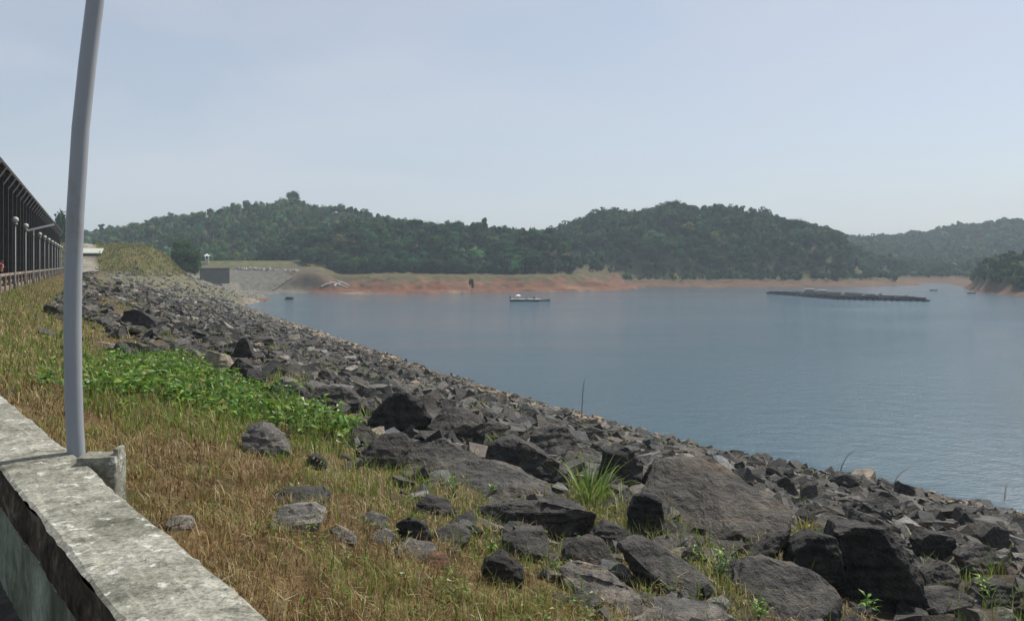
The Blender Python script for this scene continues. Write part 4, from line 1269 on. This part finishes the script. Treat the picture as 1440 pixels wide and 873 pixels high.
tr = [(0, 0, .93), (-.10, 0, .85), (-.11, -.01, .48), (-.11, .02, .12), (.10, 0, .85), (.11, -.01, .48), (.11, .02, .12)]
skin_body('trousers', tr, [(0, 1), (1, 2), (2, 3), (0, 4), (4, 5), (5, 6)], [(.165, .125), (.108, .108), (.08, .08), (.062, .062), (.108, .108), (.08, .08), (.062, .062)], M_TROUS, per)
skin_body('hair', [(0, .02, 1.64), (0, .0, 1.72), (0, .05, 1.56)], [(0, 1), (0, 2)], [(.10, .10), (.085, .09), (.07, .06)], M_HAIR, per)

# ------------------------------------------------------------------ far shore structures
# pitched stone apron, retaining wall, rubble, kiosk
ap = empty('stone_apron', P3(370, 400, 335))
tag(ap, 'pale stone pitched apron sloping down to the lake beyond the rocky shore', 'apron')
cs = [P3(322, 379, 347), P3(424, 381, 352), P3(384, 408, 333), P3(296, 395, 322)]
n_ = 24
V = []
for i in range(n_ + 1):
    for j in range(n_ + 1):
        a = cs[0].lerp(cs[1], i / n_); b = cs[3].lerp(cs[2], i / n_)
        v = a.lerp(b, 1.35 * j / n_)
        V.append((v.x, v.y, v.z + .12 * mnoise.noise(v * .8)))
V += [(x, y + 6, z - 9) for x, y, z in V]
m_ = (n_ + 1) ** 2
i_ = np.arange(m_).reshape(n_ + 1, n_ + 1)
fs = np.stack([i_[:-1, :-1].ravel(), i_[:-1, 1:].ravel(), i_[1:, 1:].ravel(), i_[1:, :-1].ravel()], 1)
ring = list(i_[0, :]) + list(i_[1:, -1]) + list(i_[-1, -2::-1]) + list(i_[-2:0:-1, 0])
sd_f = [(ring[a], ring[(a + 1) % len(ring)], ring[(a + 1) % len(ring)] + m_, ring[a] + m_) for a in range(len(ring))]
keep(link('pitched_face', np_mesh('pitched_face', np.array(V), [fs, np.array(sd_f)], M_STONEA)), ap)
bm = bmesh.new()
for i in range(46):
    t = (i + random.random()) / 46
    v = P3(332 + 88 * t, 377.5 + 3.5 * t + random.uniform(-1.2, 1.2), 348 + 4 * t)
    b = rock_proto(900 + i % 6, (1, .8, .7), 4, False)
    s__ = random.uniform(.3, .8)
    mm = Matrix.Translation(v) @ Euler((random.random() * 3, random.random() * 3, random.random() * 3)).to_matrix().to_4x4() @ Matrix.Scale(s__, 4)
    vm = {}
    for vv in b.verts: vm[vv.index] = bm.verts.new(mm @ vv.co)
    for f_ in b.faces: bm.faces.new([vm[vv.index] for vv in f_.verts])
    b.free()
rb = keep(link('rubble', bm_mesh('rubble', bm, M_PALE)), ap)
rb['kind'] = 'stuff'
rw = empty('retaining_wall', P3(300, 388, 312))
tag(rw, 'dark grey retaining wall below the lone round tree', 'wall')
a, b = P3(282, 388, 306), P3(322, 388, 318)
d_ = b - a; zt = EYE - (377.5 - HY) / F * 312
bm = bmesh.new()
add_box(bm, ((a + b) / 2).to_2d().to_3d() + Vector((0, 0, zt - 3)), (d_.to_2d().length, .6, 6), Euler((0, 0, math.atan2(d_.y, d_.x))))
keep(link('wall_face', bm_mesh('wall_face', bm, M_GREYW)), rw)
bm = bmesh.new()
add_box(bm, ((a + b) / 2).to_2d().to_3d() + Vector((0, 0, zt + .12)), (d_.to_2d().length + .3, .9, .24), Euler((0, 0, math.atan2(d_.y, d_.x))))
keep(link('coping', bm_mesh('coping', bm, M_STONEA)), rw)

kb = P3(291, 368, 366); kb.z = min(kb.z, float(height(kb.x, kb.y)))
ki = empty('white_kiosk', kb, R(15))
tag(ki, 'small white kiosk with a pyramid roof beside the lone round tree', 'kiosk')
kh = EYE - (360 - HY) / F * 366 - kb.z
bm = bmesh.new(); add_box(bm, (0, 0, (kh - 1.3) / 2), (1.6, 1.6, kh - 1.3)); link('wall', bm_mesh('wall', bm, M_PALE), ki)
bm = bmesh.new(); bmesh.ops.create_cone(bm, segments=4, radius1=1.9, radius2=.1, depth=1.1, cap_ends=True, matrix=Matrix.Translation((0, 0, kh + .55)) @ Matrix.Rotation(R(45), 4, 'Z')); link('roof', bm_mesh('roof', bm, M_WHITE), ki)
bm = bmesh.new(); add_box(bm, (0, 0, kh - .65), (.2, .2, 1.3)); kp = bm_mesh('post', bm, M_WHITE)
for a_, b_ in ((-.7, -.7), (.7, -.7), (-.7, .7), (.7, .7)):
    o = link('post', kp, ki); o.location = (a_, b_, 0)

# bleached fallen trunks on the far bank
for j, (xa, ya, xb, yb, lab) in enumerate([(452, 405, 466, 400, 'short bleached log at the left of the fallen trunks'), (463, 398, 489, 406, 'long bleached trunk slanting down to the water'), (475, 397, 492, 405, 'bleached trunk crossing behind the long one'), (470, 403, 478, 400, 'bleached stub between the fallen trunks')]):
    a, b = hit(xa, ya), hit(xb, yb)
    bm = bmesh.new()
    add_tube(bm, [Vector((0, 0, .3)), (b - a) * .5 + Vector((0, 0, .7)), b - a + Vector((0, 0, .3))], [.38, .33, .22], 7)
    o = link('fallen_trunk', bm_mesh('fallen_trunk', bm, M_DRIFT)); o.location = a
    tag(o, lab, 'log', 'fallen trunks on the far bank')

# ------------------------------------------------------------------ trees
def ico(bm, c, r, sq, seed):
    g = bmesh.ops.create_icosphere(bm, subdivisions=1, radius=1.0)
    for v in g['verts']:
        f = 1 + .25 * mnoise.noise(v.co * 1.5 + Vector((seed, 0, 0)))
        v.co = Vector(c) + Vector((v.co.x * r * f, v.co.y * r * f, v.co.z * r * sq * f))
def crown_arrays(seed, nblob, nleaf, lsz, shape='round', core=True):
    """unit tree: height 1, crown of leaf quads over several lobes; returns verts, tris(3), quads(4), tint"""
    r = np.random.default_rng(seed)
    if shape == 'round': base, rx, cz, rz = .18, .36, .60, .36
    elif shape == 'tall': base, rx, cz, rz = .28, .24, .64, .34
    elif shape == 'bushy': base, rx, cz, rz = .0, .42, .50, .46
    elif shape == 'umbrella': base, rx, cz, rz = .6, .40, .82, .15
    else: base, rx, cz, rz = .1, .14, .56, .42
    bl = []
    for i in range(nblob):
        a = r.uniform(0, 6.28); rr = math.sqrt(r.random()) * rx * .72; h = r.uniform(-.75, .8)
        w = math.sqrt(max(0.05, 1 - h * h))
        bl.append((rr * w * math.cos(a) * 1.1, rr * w * math.sin(a) * 1.1, cz + h * rz * .8, r.uniform(.36, .62) * rx))
    bl = np.array(bl)
    V, Q, T, c = [], [], [], []
    off = 0
    if core:
        bm = bmesh.new()
        for j, b in enumerate(bl): ico(bm, b[:3], b[3] * .72, .85, seed + j)
        bm.verts.ensure_lookup_table()
        v = np.array([x.co[:] for x in bm.verts]); t = np.array([[x.index for x in f.verts] for f in bm.faces])
        bm.free()
        V.append(v); T.append(t); c.append(np.full(len(v), .8)); off = len(v)
    which = r.integers(0, nblob, nleaf)
    d = r.normal(0, 1, (nleaf, 3)); d[:, 2] += .25; d /= np.linalg.norm(d, axis=1)[:, None]
    cen = bl[which, :3] + d * (bl[which, 3] * r.uniform(.72, 1.12, nleaf))[:, None] * np.array([1, 1, .85])
    nn = d + r.normal(0, .38, (nleaf, 3)); nn /= np.linalg.norm(nn, axis=1)[:, None]
    u = np.cross(nn, r.normal(0, 1, (nleaf, 3))); u /= np.linalg.norm(u, axis=1)[:, None]
    w = np.cross(nn, u)
    sz = lsz * r.uniform(.6, 1.3, nleaf)[:, None]
    q = np.stack([cen - u * sz, cen - w * sz * .7, cen + u * sz, cen + w * sz * .7], 1).reshape(-1, 3)
    V.append(q); Q = np.arange(nleaf * 4).reshape(-1, 4) + off
    tint = np.exp(r.normal(0, .16, nblob))[which] * np.exp(r.normal(0, .2, nleaf))
    c.append(np.repeat(tint, 4))
    return np.concatenate(V), (T[0] if T else np.zeros((0, 3), int)), Q, np.concatenate(c)
SHAPES = ['round', 'round', 'tall', 'round', 'tall', 'round', 'umbrella', 'spire', 'bushy']
def crown_mesh(seed, nb, nl, ls, shape, basec):
    V, T, Q, c = crown_arrays(seed, nb, nl, ls, shape)
    return np_mesh('crown', V, [T, Q], M_CROWN, c[:, None] * np.array(basec)[None])
CROWNS = [crown_mesh(40 + i, {'spire': 7, 'bushy': 22}.get(s_, 12), {'bushy': 1800}.get(s_, 760), {'bushy': .026}.get(s_, .034), s_, (.046, .086, .034)) for i, s_ in enumerate(SHAPES)]
def trunk_mesh(shape, seed):
    bm = bmesh.new()
    rr = random.Random(seed)
    top = {'round': .62, 'tall': .7, 'umbrella': .8, 'spire': .7, 'bushy': .6}[shape]
    pts = [Vector((0, 0, -.08)), Vector((rr.uniform(-.01, .01), 0, .2)), Vector((rr.uniform(-.02, .02), .01, top * .7)), Vector((.0, .0, top))]
    add_tube(bm, pts, [.026, .02, .014, .006], 6)
    for i in range(5):
        a = rr.uniform(0, 6.28); h = rr.uniform(.45, .9) * top
        l = .2 if shape != 'spire' else .06
        add_tube(bm, [Vector((0, 0, h)), Vector((math.cos(a) * l * .6, math.sin(a) * l * .6, h + .07)), Vector((math.cos(a) * l, math.sin(a) * l, h + .16))], [.010, .007, .003], 5)
    return bm_mesh('trunk', bm, M_BARK, True)
TRUNKS = [trunk_mesh(s_, i) for i, s_ in enumerate(SHAPES)]
def tree(name, x, y, z, h, w, kind, tint, label, group=None):
    r = empty(name, (x, y, z), random.uniform(0, 6.28))
    t = link('trunk', TRUNKS[kind], r); t.scale = (w, w, h)
    c_ = link('crown', CROWNS[kind], r); c_.scale = (w, w, h); c_.color = (*tint, 1)
    tag(r, label, 'tree', group)
    return r

# forest positions
cand = []
gsp = 4.6
Yg = np.arange(262, 1020, gsp)
for Y in Yg:
    hw = .74 * Y
    cand.append(np.stack([np.arange(-hw, hw, gsp), np.full(len(np.arange(-hw, hw, gsp)), Y)], 1))
cand = np.concatenate(cand)
cand += rng.uniform(-.5, .5, cand.shape) * gsp
cx, cy = cand[:, 0], cand[:, 1]
cz = height(cx, cy)
_, csd = far_height(cx, cy)
hs = np.stack([ridge_h(cx, cy, rp, w) for rp, w in RIDGES])
hid = hs.argmax(0)
okf = (csd > np.where(hid == 4, 3.5, np.where(cx > 62, 14, 25)) + np.where(hid == 4, 1, 6) * wob(cx, cy, 33, 5, 2)) & (cz > np.where(hid == 4, 1.6, np.where(cx > 62, 3.2, 7.2))) & (hs.max(0) > np.where(cx > 62, 1.5, 6.5))
upx = HX + F * cx / cy
okf &= (cx > 150) | (cy > 335)
# open ground: terrace by the apron, grass below hill B
okf &= ~((np.abs(cx + 122) < 26) & (cy < 398)) & ~((upx < 424) & (cy < 392))
okf &= ~((upx > 424) & (upx < 560) & (cy < 362))
okf &= ~((hid == 0) & (rng.random(len(cx)) < .06))
cx, cy, cz, hid, csd, upx = cx[okf], cy[okf], cz[okf], hid[okf], csd[okf], upx[okf]
n = len(cx)
th = np.array([6.2, 9.6, 8.6, 9.6, 8.4])[hid] * np.exp(np.clip(rng.normal(0, .2, n), -.4, .3))
th = th * (1 + .2 * wob(cx, cy, 55, 6, 9))
em = rng.random(n) < .05
th = np.where(em, th * 1.28, th)
th = np.where(csd < 40, th * .62, th)
th = np.where((upx > 845) & (upx < 905) & (hid == 1), th * .5, th)
tw = th * rng.uniform(.85, 1.35, n) * np.array([.95, 1.1, 1.05, 1.05, 1.1])[hid]
kd = rng.choice([0, 1, 2, 3, 4, 5, 6, 7, 8], n, p=[.15, .13, .12, .12, .09, .13, .01, .03, .22])
tw = np.where(em, tw * .72, tw)
kd = np.where(em, rng.choice([2, 4, 7, 0], n, p=[.35, .35, .15, .15]), kd)
base_t = np.array([(1.3, 1.2, 1.15), (.72, .80, .78), (.85, .88, .9), (.9, .9, .95), (.8, .85, .8)])[hid]
tint = base_t * np.exp(rng.normal(0, .34, n))[:, None] * np.stack([np.exp(rng.normal(0, .24, n)), np.ones(n), np.exp(rng.normal(-.05, .2, n))], 1)
tint = np.where(rng.random((n, 1)) < .05, tint * np.array([[2.0, 1.35, 1.1]]), tint)
tint *= np.exp(.30 * wob(cx, cy, 42, 6, 4))[:, None]
# what shows: near to far, against a skyline buffer
order = np.argsort(cy)
buf = np.full(1700, 2000.)
vis = np.zeros(n)
for i in order:
    x0, yt = proj(cx[i], cy[i], cz[i] + th[i])
    _, yb = proj(cx[i], cy[i], cz[i])
    hw = max(1, int(tw[i] * .33 * F / cy[i]))
    a, b = int(x0) - hw + 130, int(x0) + hw + 131
    if b < 2 or a > 1698: continue
    a, b = max(a, 0), min(b, 1700)
    seg = buf[a:b]
    vis[i] = np.maximum(0, np.minimum(seg, yb) - yt).sum()
    buf[a:b] = np.minimum(seg, yt + (yb - yt) * .25)
inframe = (upx > -5) & (upx < 1445)
show = vis > 2
o_ = np.argsort(-(vis * inframe))
ind = o_[:270]
for i in ind:
    sh_ = {6: 'flat topped', 7: 'narrow spire shaped', 2: 'tall', 4: 'tall', 8: 'bushy'}.get(int(kd[i]), 'rounded')
    lv = 'by the shore' if csd[i] < 36 else 'on the skyline' if cz[i] > .82 * hs[hid[i], i] and cz[i] > 20 else 'on the slope'
    hl_ = ['of the high hill behind the kiosk', 'of the dark middle headland', 'of the hill right of centre', 'of the far right ridge', 'of the point at the right edge'][hid[i]]
    lab = f'{sh_} forest tree {lv} {hl_}'
    tree('forest_tree', cx[i], cy[i], cz[i] - .24 * th[i], th[i], tw[i], int(kd[i]), tuple(tint[i]), lab, 'forest trees on the hills')
chosen = np.zeros(n, bool); chosen[ind] = True
PRO = [crown_arrays(70 + i, 5 if s_ != 'spire' else 4, 82, .080, s_, False) for i, s_ in enumerate(SHAPES)]
PROC = []
for i, s_ in enumerate(SHAPES):
    V, T, Q, c_ = PRO[i]
    bm = bmesh.new()
    zc_, rx_, rz_ = {'round': (.58, .26, .30), 'tall': (.62, .18, .28), 'umbrella': (.82, .28, .08), 'spire': (.56, .10, .36), 'bushy': (.46, .28, .38)}[s_]
    g = bmesh.ops.create_icosphere(bm, subdivisions=1, radius=1.)
    for v in bm.verts:
        f = 1 + .3 * mnoise.noise(v.co * 1.7 + Vector((i * 3, 0, 0)))
        v.co = Vector((v.co.x * rx_ * f, v.co.y * rx_ * f, zc_ + v.co.z * rz_ * f))
    bm.verts.ensure_lookup_table()
    cv = np.array([x.co[:] for x in bm.verts]); ct = np.array([[x.index for x in f.verts] for f in bm.faces]); bm.free()
    PROC.append((np.concatenate([cv, V]), ct, Q + len(cv), np.concatenate([np.full(len(cv), .8), c_])))
Vs, Ts, Qs, Cs = [], [], [], []
off = 0
for i in np.where(show & ~chosen)[0]:
    V, T, Q, c_ = PROC[int(kd[i])]
    a = rng.uniform(0, 6.28); ca, sa = math.cos(a), math.sin(a)
    v = np.stack([(V[:, 0] * ca - V[:, 1] * sa) * tw[i] + cx[i], (V[:, 0] * sa + V[:, 1] * ca) * tw[i] + cy[i], (V[:, 2] * 1.04 - .24) * th[i] + cz[i]], 1)
    Vs.append(v); Ts.append(T + off); Qs.append(Q + off)
    Cs.append(c_[:, None] * (np.array([.046, .086, .034]) * tint[i])[None]); off += len(v)
print('FOREST', n, int(show.sum()), off, 'ROCKS', len(rest))
me = np_mesh('forest', np.concatenate(Vs), [np.concatenate(Ts), np.concatenate(Qs)], M_FOREST, np.concatenate(Cs))
tag(link('forest', me), 'dense green forest covering the hills beyond the lake', None, None, 'stuff')

# trees that stand out
def px_tree(px, ybase, ytop, wpx, Y, kind, tint, label, name='tree', group=None):
    x = (px - HX) / F * Y
    g = float(height(x, Y))
    zt = EYE - (ytop - HY) / F * Y
    zb_ = min(g, EYE - (ybase - HY) / F * Y) - .2
    h = zt - zb_
    sc = {'round': .80, 'tall': .56, 'umbrella': .86, 'spire': .33, 'bushy': .96}[SHAPES[kind]]
    w = wpx * Y / F / sc
    return tree(name, x, Y, zb_, h / 1.0, w, kind, tint, label, group)
SK = 'trees standing out on the skyline'
big = px_tree(262, 388, 331, 46, 262, 8, (1.05, 1.0, .8), 'lone round dark green tree on the bank right of the grassy hillock')
px_tree(413, 300, 270, 22, 556, 6, (.8, .85, .85), 'tallest tree crowning the top of the high hill', group=SK)
px_tree(424, 300, 279, 14, 556, 0, (.8, .85, .85), 'small tree right beside the tallest tree on the high hill', group=SK)
px_tree(516, 318, 292, 8, 500, 7, (.7, .8, .8), 'narrow column shaped tree on the skyline right of the high hill', group=SK)
px_tree(229, 330, 306, 18, 540, 6, (.8, .85, .85), 'first flat topped tree at the left end of the far skyline', group=SK)
px_tree(248, 330, 303, 16, 540, 4, (.8, .85, .85), 'tall tree between the flat topped trees at the left skyline', group=SK)
px_tree(257, 330, 308, 8, 540, 7, (.8, .85, .85), 'slim tree right of the flat topped trees at the left skyline', group=SK)
px_tree(142, 335, 312, 10, 540, 7, (.8, .85, .85), 'slim pointed tree on the skyline just right of the pole', group=SK)
px_tree(188, 335, 311, 22, 540, 1, (.8, .85, .85), 'rounded tree on the skyline midway between pole and flat topped trees', group=SK)
px_tree(84, 345, 293, 26, 250, 5, (.7, .75, .7), 'dark tree showing above the far end of the shed roof', group=SK)
px_tree(72, 345, 303, 16, 255, 3, (.7, .75, .7), 'lower dark tree beside the one above the shed roof', group=SK)
px_tree(663, 401, 390, 8, 341, 1, (.6, .65, .6), 'small dark bush alone on the grassy bank above the red soil', 'bush')

# ------------------------------------------------------------------ things on the lake
def water_at(px, py):
    Y = EYE * F / (py - HY)
    return Vector(((px - HX) / F * Y, Y, 0))
rc = water_at(744, 423.5)
raft = empty('work_raft', rc, R(-6))
tag(raft, 'low dark work raft with white deck and small white awning on open water', 'raft')
u = rc.y / F                     # metres per photo pixel there
bm = bmesh.new()
for yy_ in (-1.1, 0, 1.1): add_tube(bm, [(-6.2, yy_, .12), (3.6, yy_, .12)], .36, 10)
link('pontoon', bm_mesh('pontoon', bm, M_HULL), raft)
bm = bmesh.new(); add_box(bm, (-1.3, 0, .60), (9.9, 2.9, .22), None, .02); link('deck', bm_mesh('deck', bm, M_PALE), raft)
bm = bmesh.new(); add_box(bm, (-1.3, -1.5, .30), (9.9, .08, .2)); link('side_board', bm_mesh('side_board', bm, M_HULL), raft)
bm = bmesh.new(); add_box(bm, (0, 0, .8), (.34, .4, 1.6), None, .04); pm = bm_mesh('mooring_post', bm, M_HULL)
for x_ in (-6.1, 1.7):
    o = link('mooring_post', pm, raft); o.location = (x_, -.9, 0)
bm = bmesh.new()
add_tube(bm, [(-3.6, 0, .6), (-3.6, 0, 1.85)], .05, 8)
aw = link('awning_post', bm_mesh('awning_post', bm, M_STEEL), raft)
bm = bmesh.new(); bmesh.ops.create_cone(bm, segments=10, radius1=1.0, radius2=.12, depth=.42, cap_ends=True, matrix=Matrix.Translation((-3.6, 0, 1.98))); link('awning', bm_mesh('awning', bm, M_WHITE), raft)
bm = bmesh.new(); add_box(bm, (-.8, .3, .9), (1.1, .9, .5), None, .05); link('engine_box', bm_mesh('engine_box', bm, M_TIN), raft)
def hull_mesh(L, w, h):
    bm = bmesh.new()
    rows = []
    for i in range(11):
        t = i / 10
        ww_ = w * math.sin(math.pi * min(1, .12 + t * .86)) ** .6 * .5
        zt = h * (1 + .6 * (2 * t - 1) ** 2)
        x = (t - .5) * L
        rows.append([bm.verts.new(v) for v in ((x, -ww_, zt), (x, -ww_ * .75, .0), (x, 0, -.12), (x, ww_ * .75, 0), (x, ww_, zt), (x, ww_ * .86, zt - .02), (x, 0, .08), (x, -ww_ * .86, zt - .02))])
    for a, b in zip(rows[:-1], rows[1:]):
        for k_ in range(8): bm.faces.new((a[k_], b[k_], b[(k_ + 1) % 8], a[(k_ + 1) % 8]))
    bm.faces.new(rows[0]); bm.faces.new(rows[-1][::-1])
    return bm
def canoe(pos, L, rz, label, seat=True):
    r = empty('wooden_boat', pos, R(rz))
    tag(r, label, 'boat', 'small boats on the lake')
    link('hull', bm_mesh('hull', hull_mesh(L, L * .2, .34), M_HULL), r)
    bm = bmesh.new(); add_box(bm, (0, 0, .3), (.3, L * .17, .05)); add_box(bm, (L * .25, 0, .32), (.3, L * .14, .05)); link('bench', bm_mesh('bench', bm, M_PLANK), r)
    bm = bmesh.new(); add_tube(bm, [(-L * .3, 0, .3), (-L * .42, .1, 1.1)], .05, 6); link('motor_handle', bm_mesh('motor_handle', bm, M_WHITE), r)
canoe(water_at(763, 423), 5.0, 4, 'small dark boat moored at the right end of the work raft')
canoe(water_at(1313, 408.5), 4.2, 15, 'tiny dark boat near the far shore right of the fish cages')
canoe(water_at(1366, 412.5), 5.2, 25, 'tiny dark boat below the red banked point at the right edge')

# fish cages
Lc, Nc, Rc = Vector((105.8, 334, 0)), Vector((112.5, 278, 0)), Vector((136.5, 262.5, 0))
ex, ey = (Rc - Nc), (Lc - Nc)
farm = empty('fish_farm', Nc)
tag(farm, 'long black floating fish farm with netted cages and tin huts on the lake', 'fish farm')
NX, NY = 4, 9
def on(a, b, z=0.): return ex * a + ey * b + Vector((0, 0, z))
def beam(p, q_, w, h):
    bm = bmesh.new()
    d_ = q_ - p
    add_box(bm, (p + q_) / 2, (d_.length, w, h), Euler((0, 0, math.atan2(d_.y, d_.x))))
    return bm
def float_line(p, q_):
    bm = bmesh.new(); d_ = q_ - p; k_ = max(2, int(d_.length / 1.8))
    for i in range(k_):
        c_ = p + d_ * ((i + .5) / k_); e_ = d_.normalized() * .42
        add_tube(bm, [c_ - e_ + Vector((0, 0, .08)), c_ + e_ + Vector((0, 0, .08))], .3, 8)
    return bm
for i in range(NX + 1):
    a, b = on(i / NX, 0, .5), on(i / NX, 1, .5)
    w_ = link('walkway', bm_mesh('walkway', beam(a, b, 1.0, .12), M_DARKWOOD), farm)
    f_ = link('float_drums', bm_mesh('float_drums', float_line(a.to_2d().to_3d(), b.to_2d().to_3d()), M_BLUEP), farm); f_['kind'] = 'stuff'
for j in range(NY + 1):
    a, b = on(0, j / NY, .515), on(1, j / NY, .515)
    link('walkway', bm_mesh('walkway', beam(a, b, 1.0, .12), M_DARKWOOD), farm)
    f_ = link('float_drums', bm_mesh('float_drums', float_line(a.to_2d().to_3d(), b.to_2d().to_3d()), M_BLUEP), farm); f_['kind'] = 'stuff'
for i in range(NX):
    for j in range(NY):
        bm = bmesh.new()
        cc_ = [(i + .1) / NX, (i + .9) / NX, (j + .1) / NY, (j + .9) / NY]
        ps = [on(cc_[0], cc_[2]), on(cc_[1], cc_[2]), on(cc_[1], cc_[3]), on(cc_[0], cc_[3])]
        top = 1.12 + .16 * math.sin(i * 2.1 + j * 1.3)
        for a, b in zip(ps, ps[1:] + ps[:1]):
            nseg = 4
            for k_ in range(nseg):
                p, q_ = a.lerp(b, k_ / nseg), a.lerp(b, (k_ + 1) / nseg)
                sg0, sg1 = .12 * math.sin(k_ / nseg * 3.14), .12 * math.sin((k_ + 1) / nseg * 3.14)
                bm.faces.new([bm.verts.new(v) for v in (p + Vector((0, 0, -.6)), q_ + Vector((0, 0, -.6)), q_ + Vector((0, 0, top - sg1)), p + Vector((0, 0, top - sg0)))])
        bmesh.ops.remove_doubles(bm, verts=bm.verts[:], dist=.01)
        bmesh.ops.solidify(bm, geom=bm.faces[:], thickness=.04)
        nt = link('net_cage', bm_mesh('net_cage', bm, M_NET), farm)
        bm = bmesh.new()
        for v in ps: add_tube(bm, [v + Vector((0, 0, .1)), v + Vector((0, 0, top + .15))], .06, 6)
        for v, w_ in zip(ps, ps[1:] + ps[:1]): add_tube(bm, [v + Vector((0, 0, top)), w_ + Vector((0, 0, top))], .03, 4)
        link('net_frame', bm_mesh('net_frame', bm, M_STEEL), nt)
for (a, b, w_, h_, m_) in ((.25, .62, 3.0, 1.9, M_TIN), (.3, .50, 2.2, 1.7, M_TIN)):
    c_ = on(a, b, .58)
    bm = bmesh.new(); add_box(bm, c_ + Vector((0, 0, h_ / 2)), (w_, 2.6, h_), Euler((0, 0, R(-20))))
    hu = link('hut', bm_mesh('hut', bm, m_), farm)
    bm = bmesh.new(); add_box(bm, c_ + Vector((0, 0, h_ + .14)), (w_ + .6, 3.3, .12), Euler((R(8), 0, R(-20)))); link('hut_roof', bm_mesh('hut_roof', bm, M_HUTR), hu)
for i, (a, b) in enumerate(((.75, .1), (.5, .2), (.75, .33), (1., .22), (0, .45), (.5, .44), (1., .5), (.25, .2))):
    c_ = on(a, b, .58)
    bm = bmesh.new(); add_box(bm, c_ + Vector((0, 0, .55)), (.9, .7, 1.1), None, .06); link('feed_bin', bm_mesh('feed_bin', bm, M_PALE if i % 2 else M_TIN), farm)

# ------------------------------------------------------------------ haze
hz = bpy.data.materials.new('haze_air')
hz.use_nodes = True
hn, hl = hz.node_tree.nodes, hz.node_tree.links
hn.clear()
ho = hn.new('ShaderNodeOutputMaterial')
pv = hn.new('ShaderNodeVolumePrincipled')
pv.inputs['Color'].default_value = (.74, .88, 1.0, 1)
pv.inputs['Density'].default_value = HAZE
pv.inputs['Anisotropy'].default_value = .0
hl.new(pv.outputs[0], ho.inputs['Volume'])
bm = bmesh.new()
add_box(bm, (0, 400, 42), (5200, 5200, 96))
hzo = link('haze', bm_mesh('haze', bm, hz))
tag(hzo, 'thin pale blue haze over the lake and hills', None, None, 'stuff')
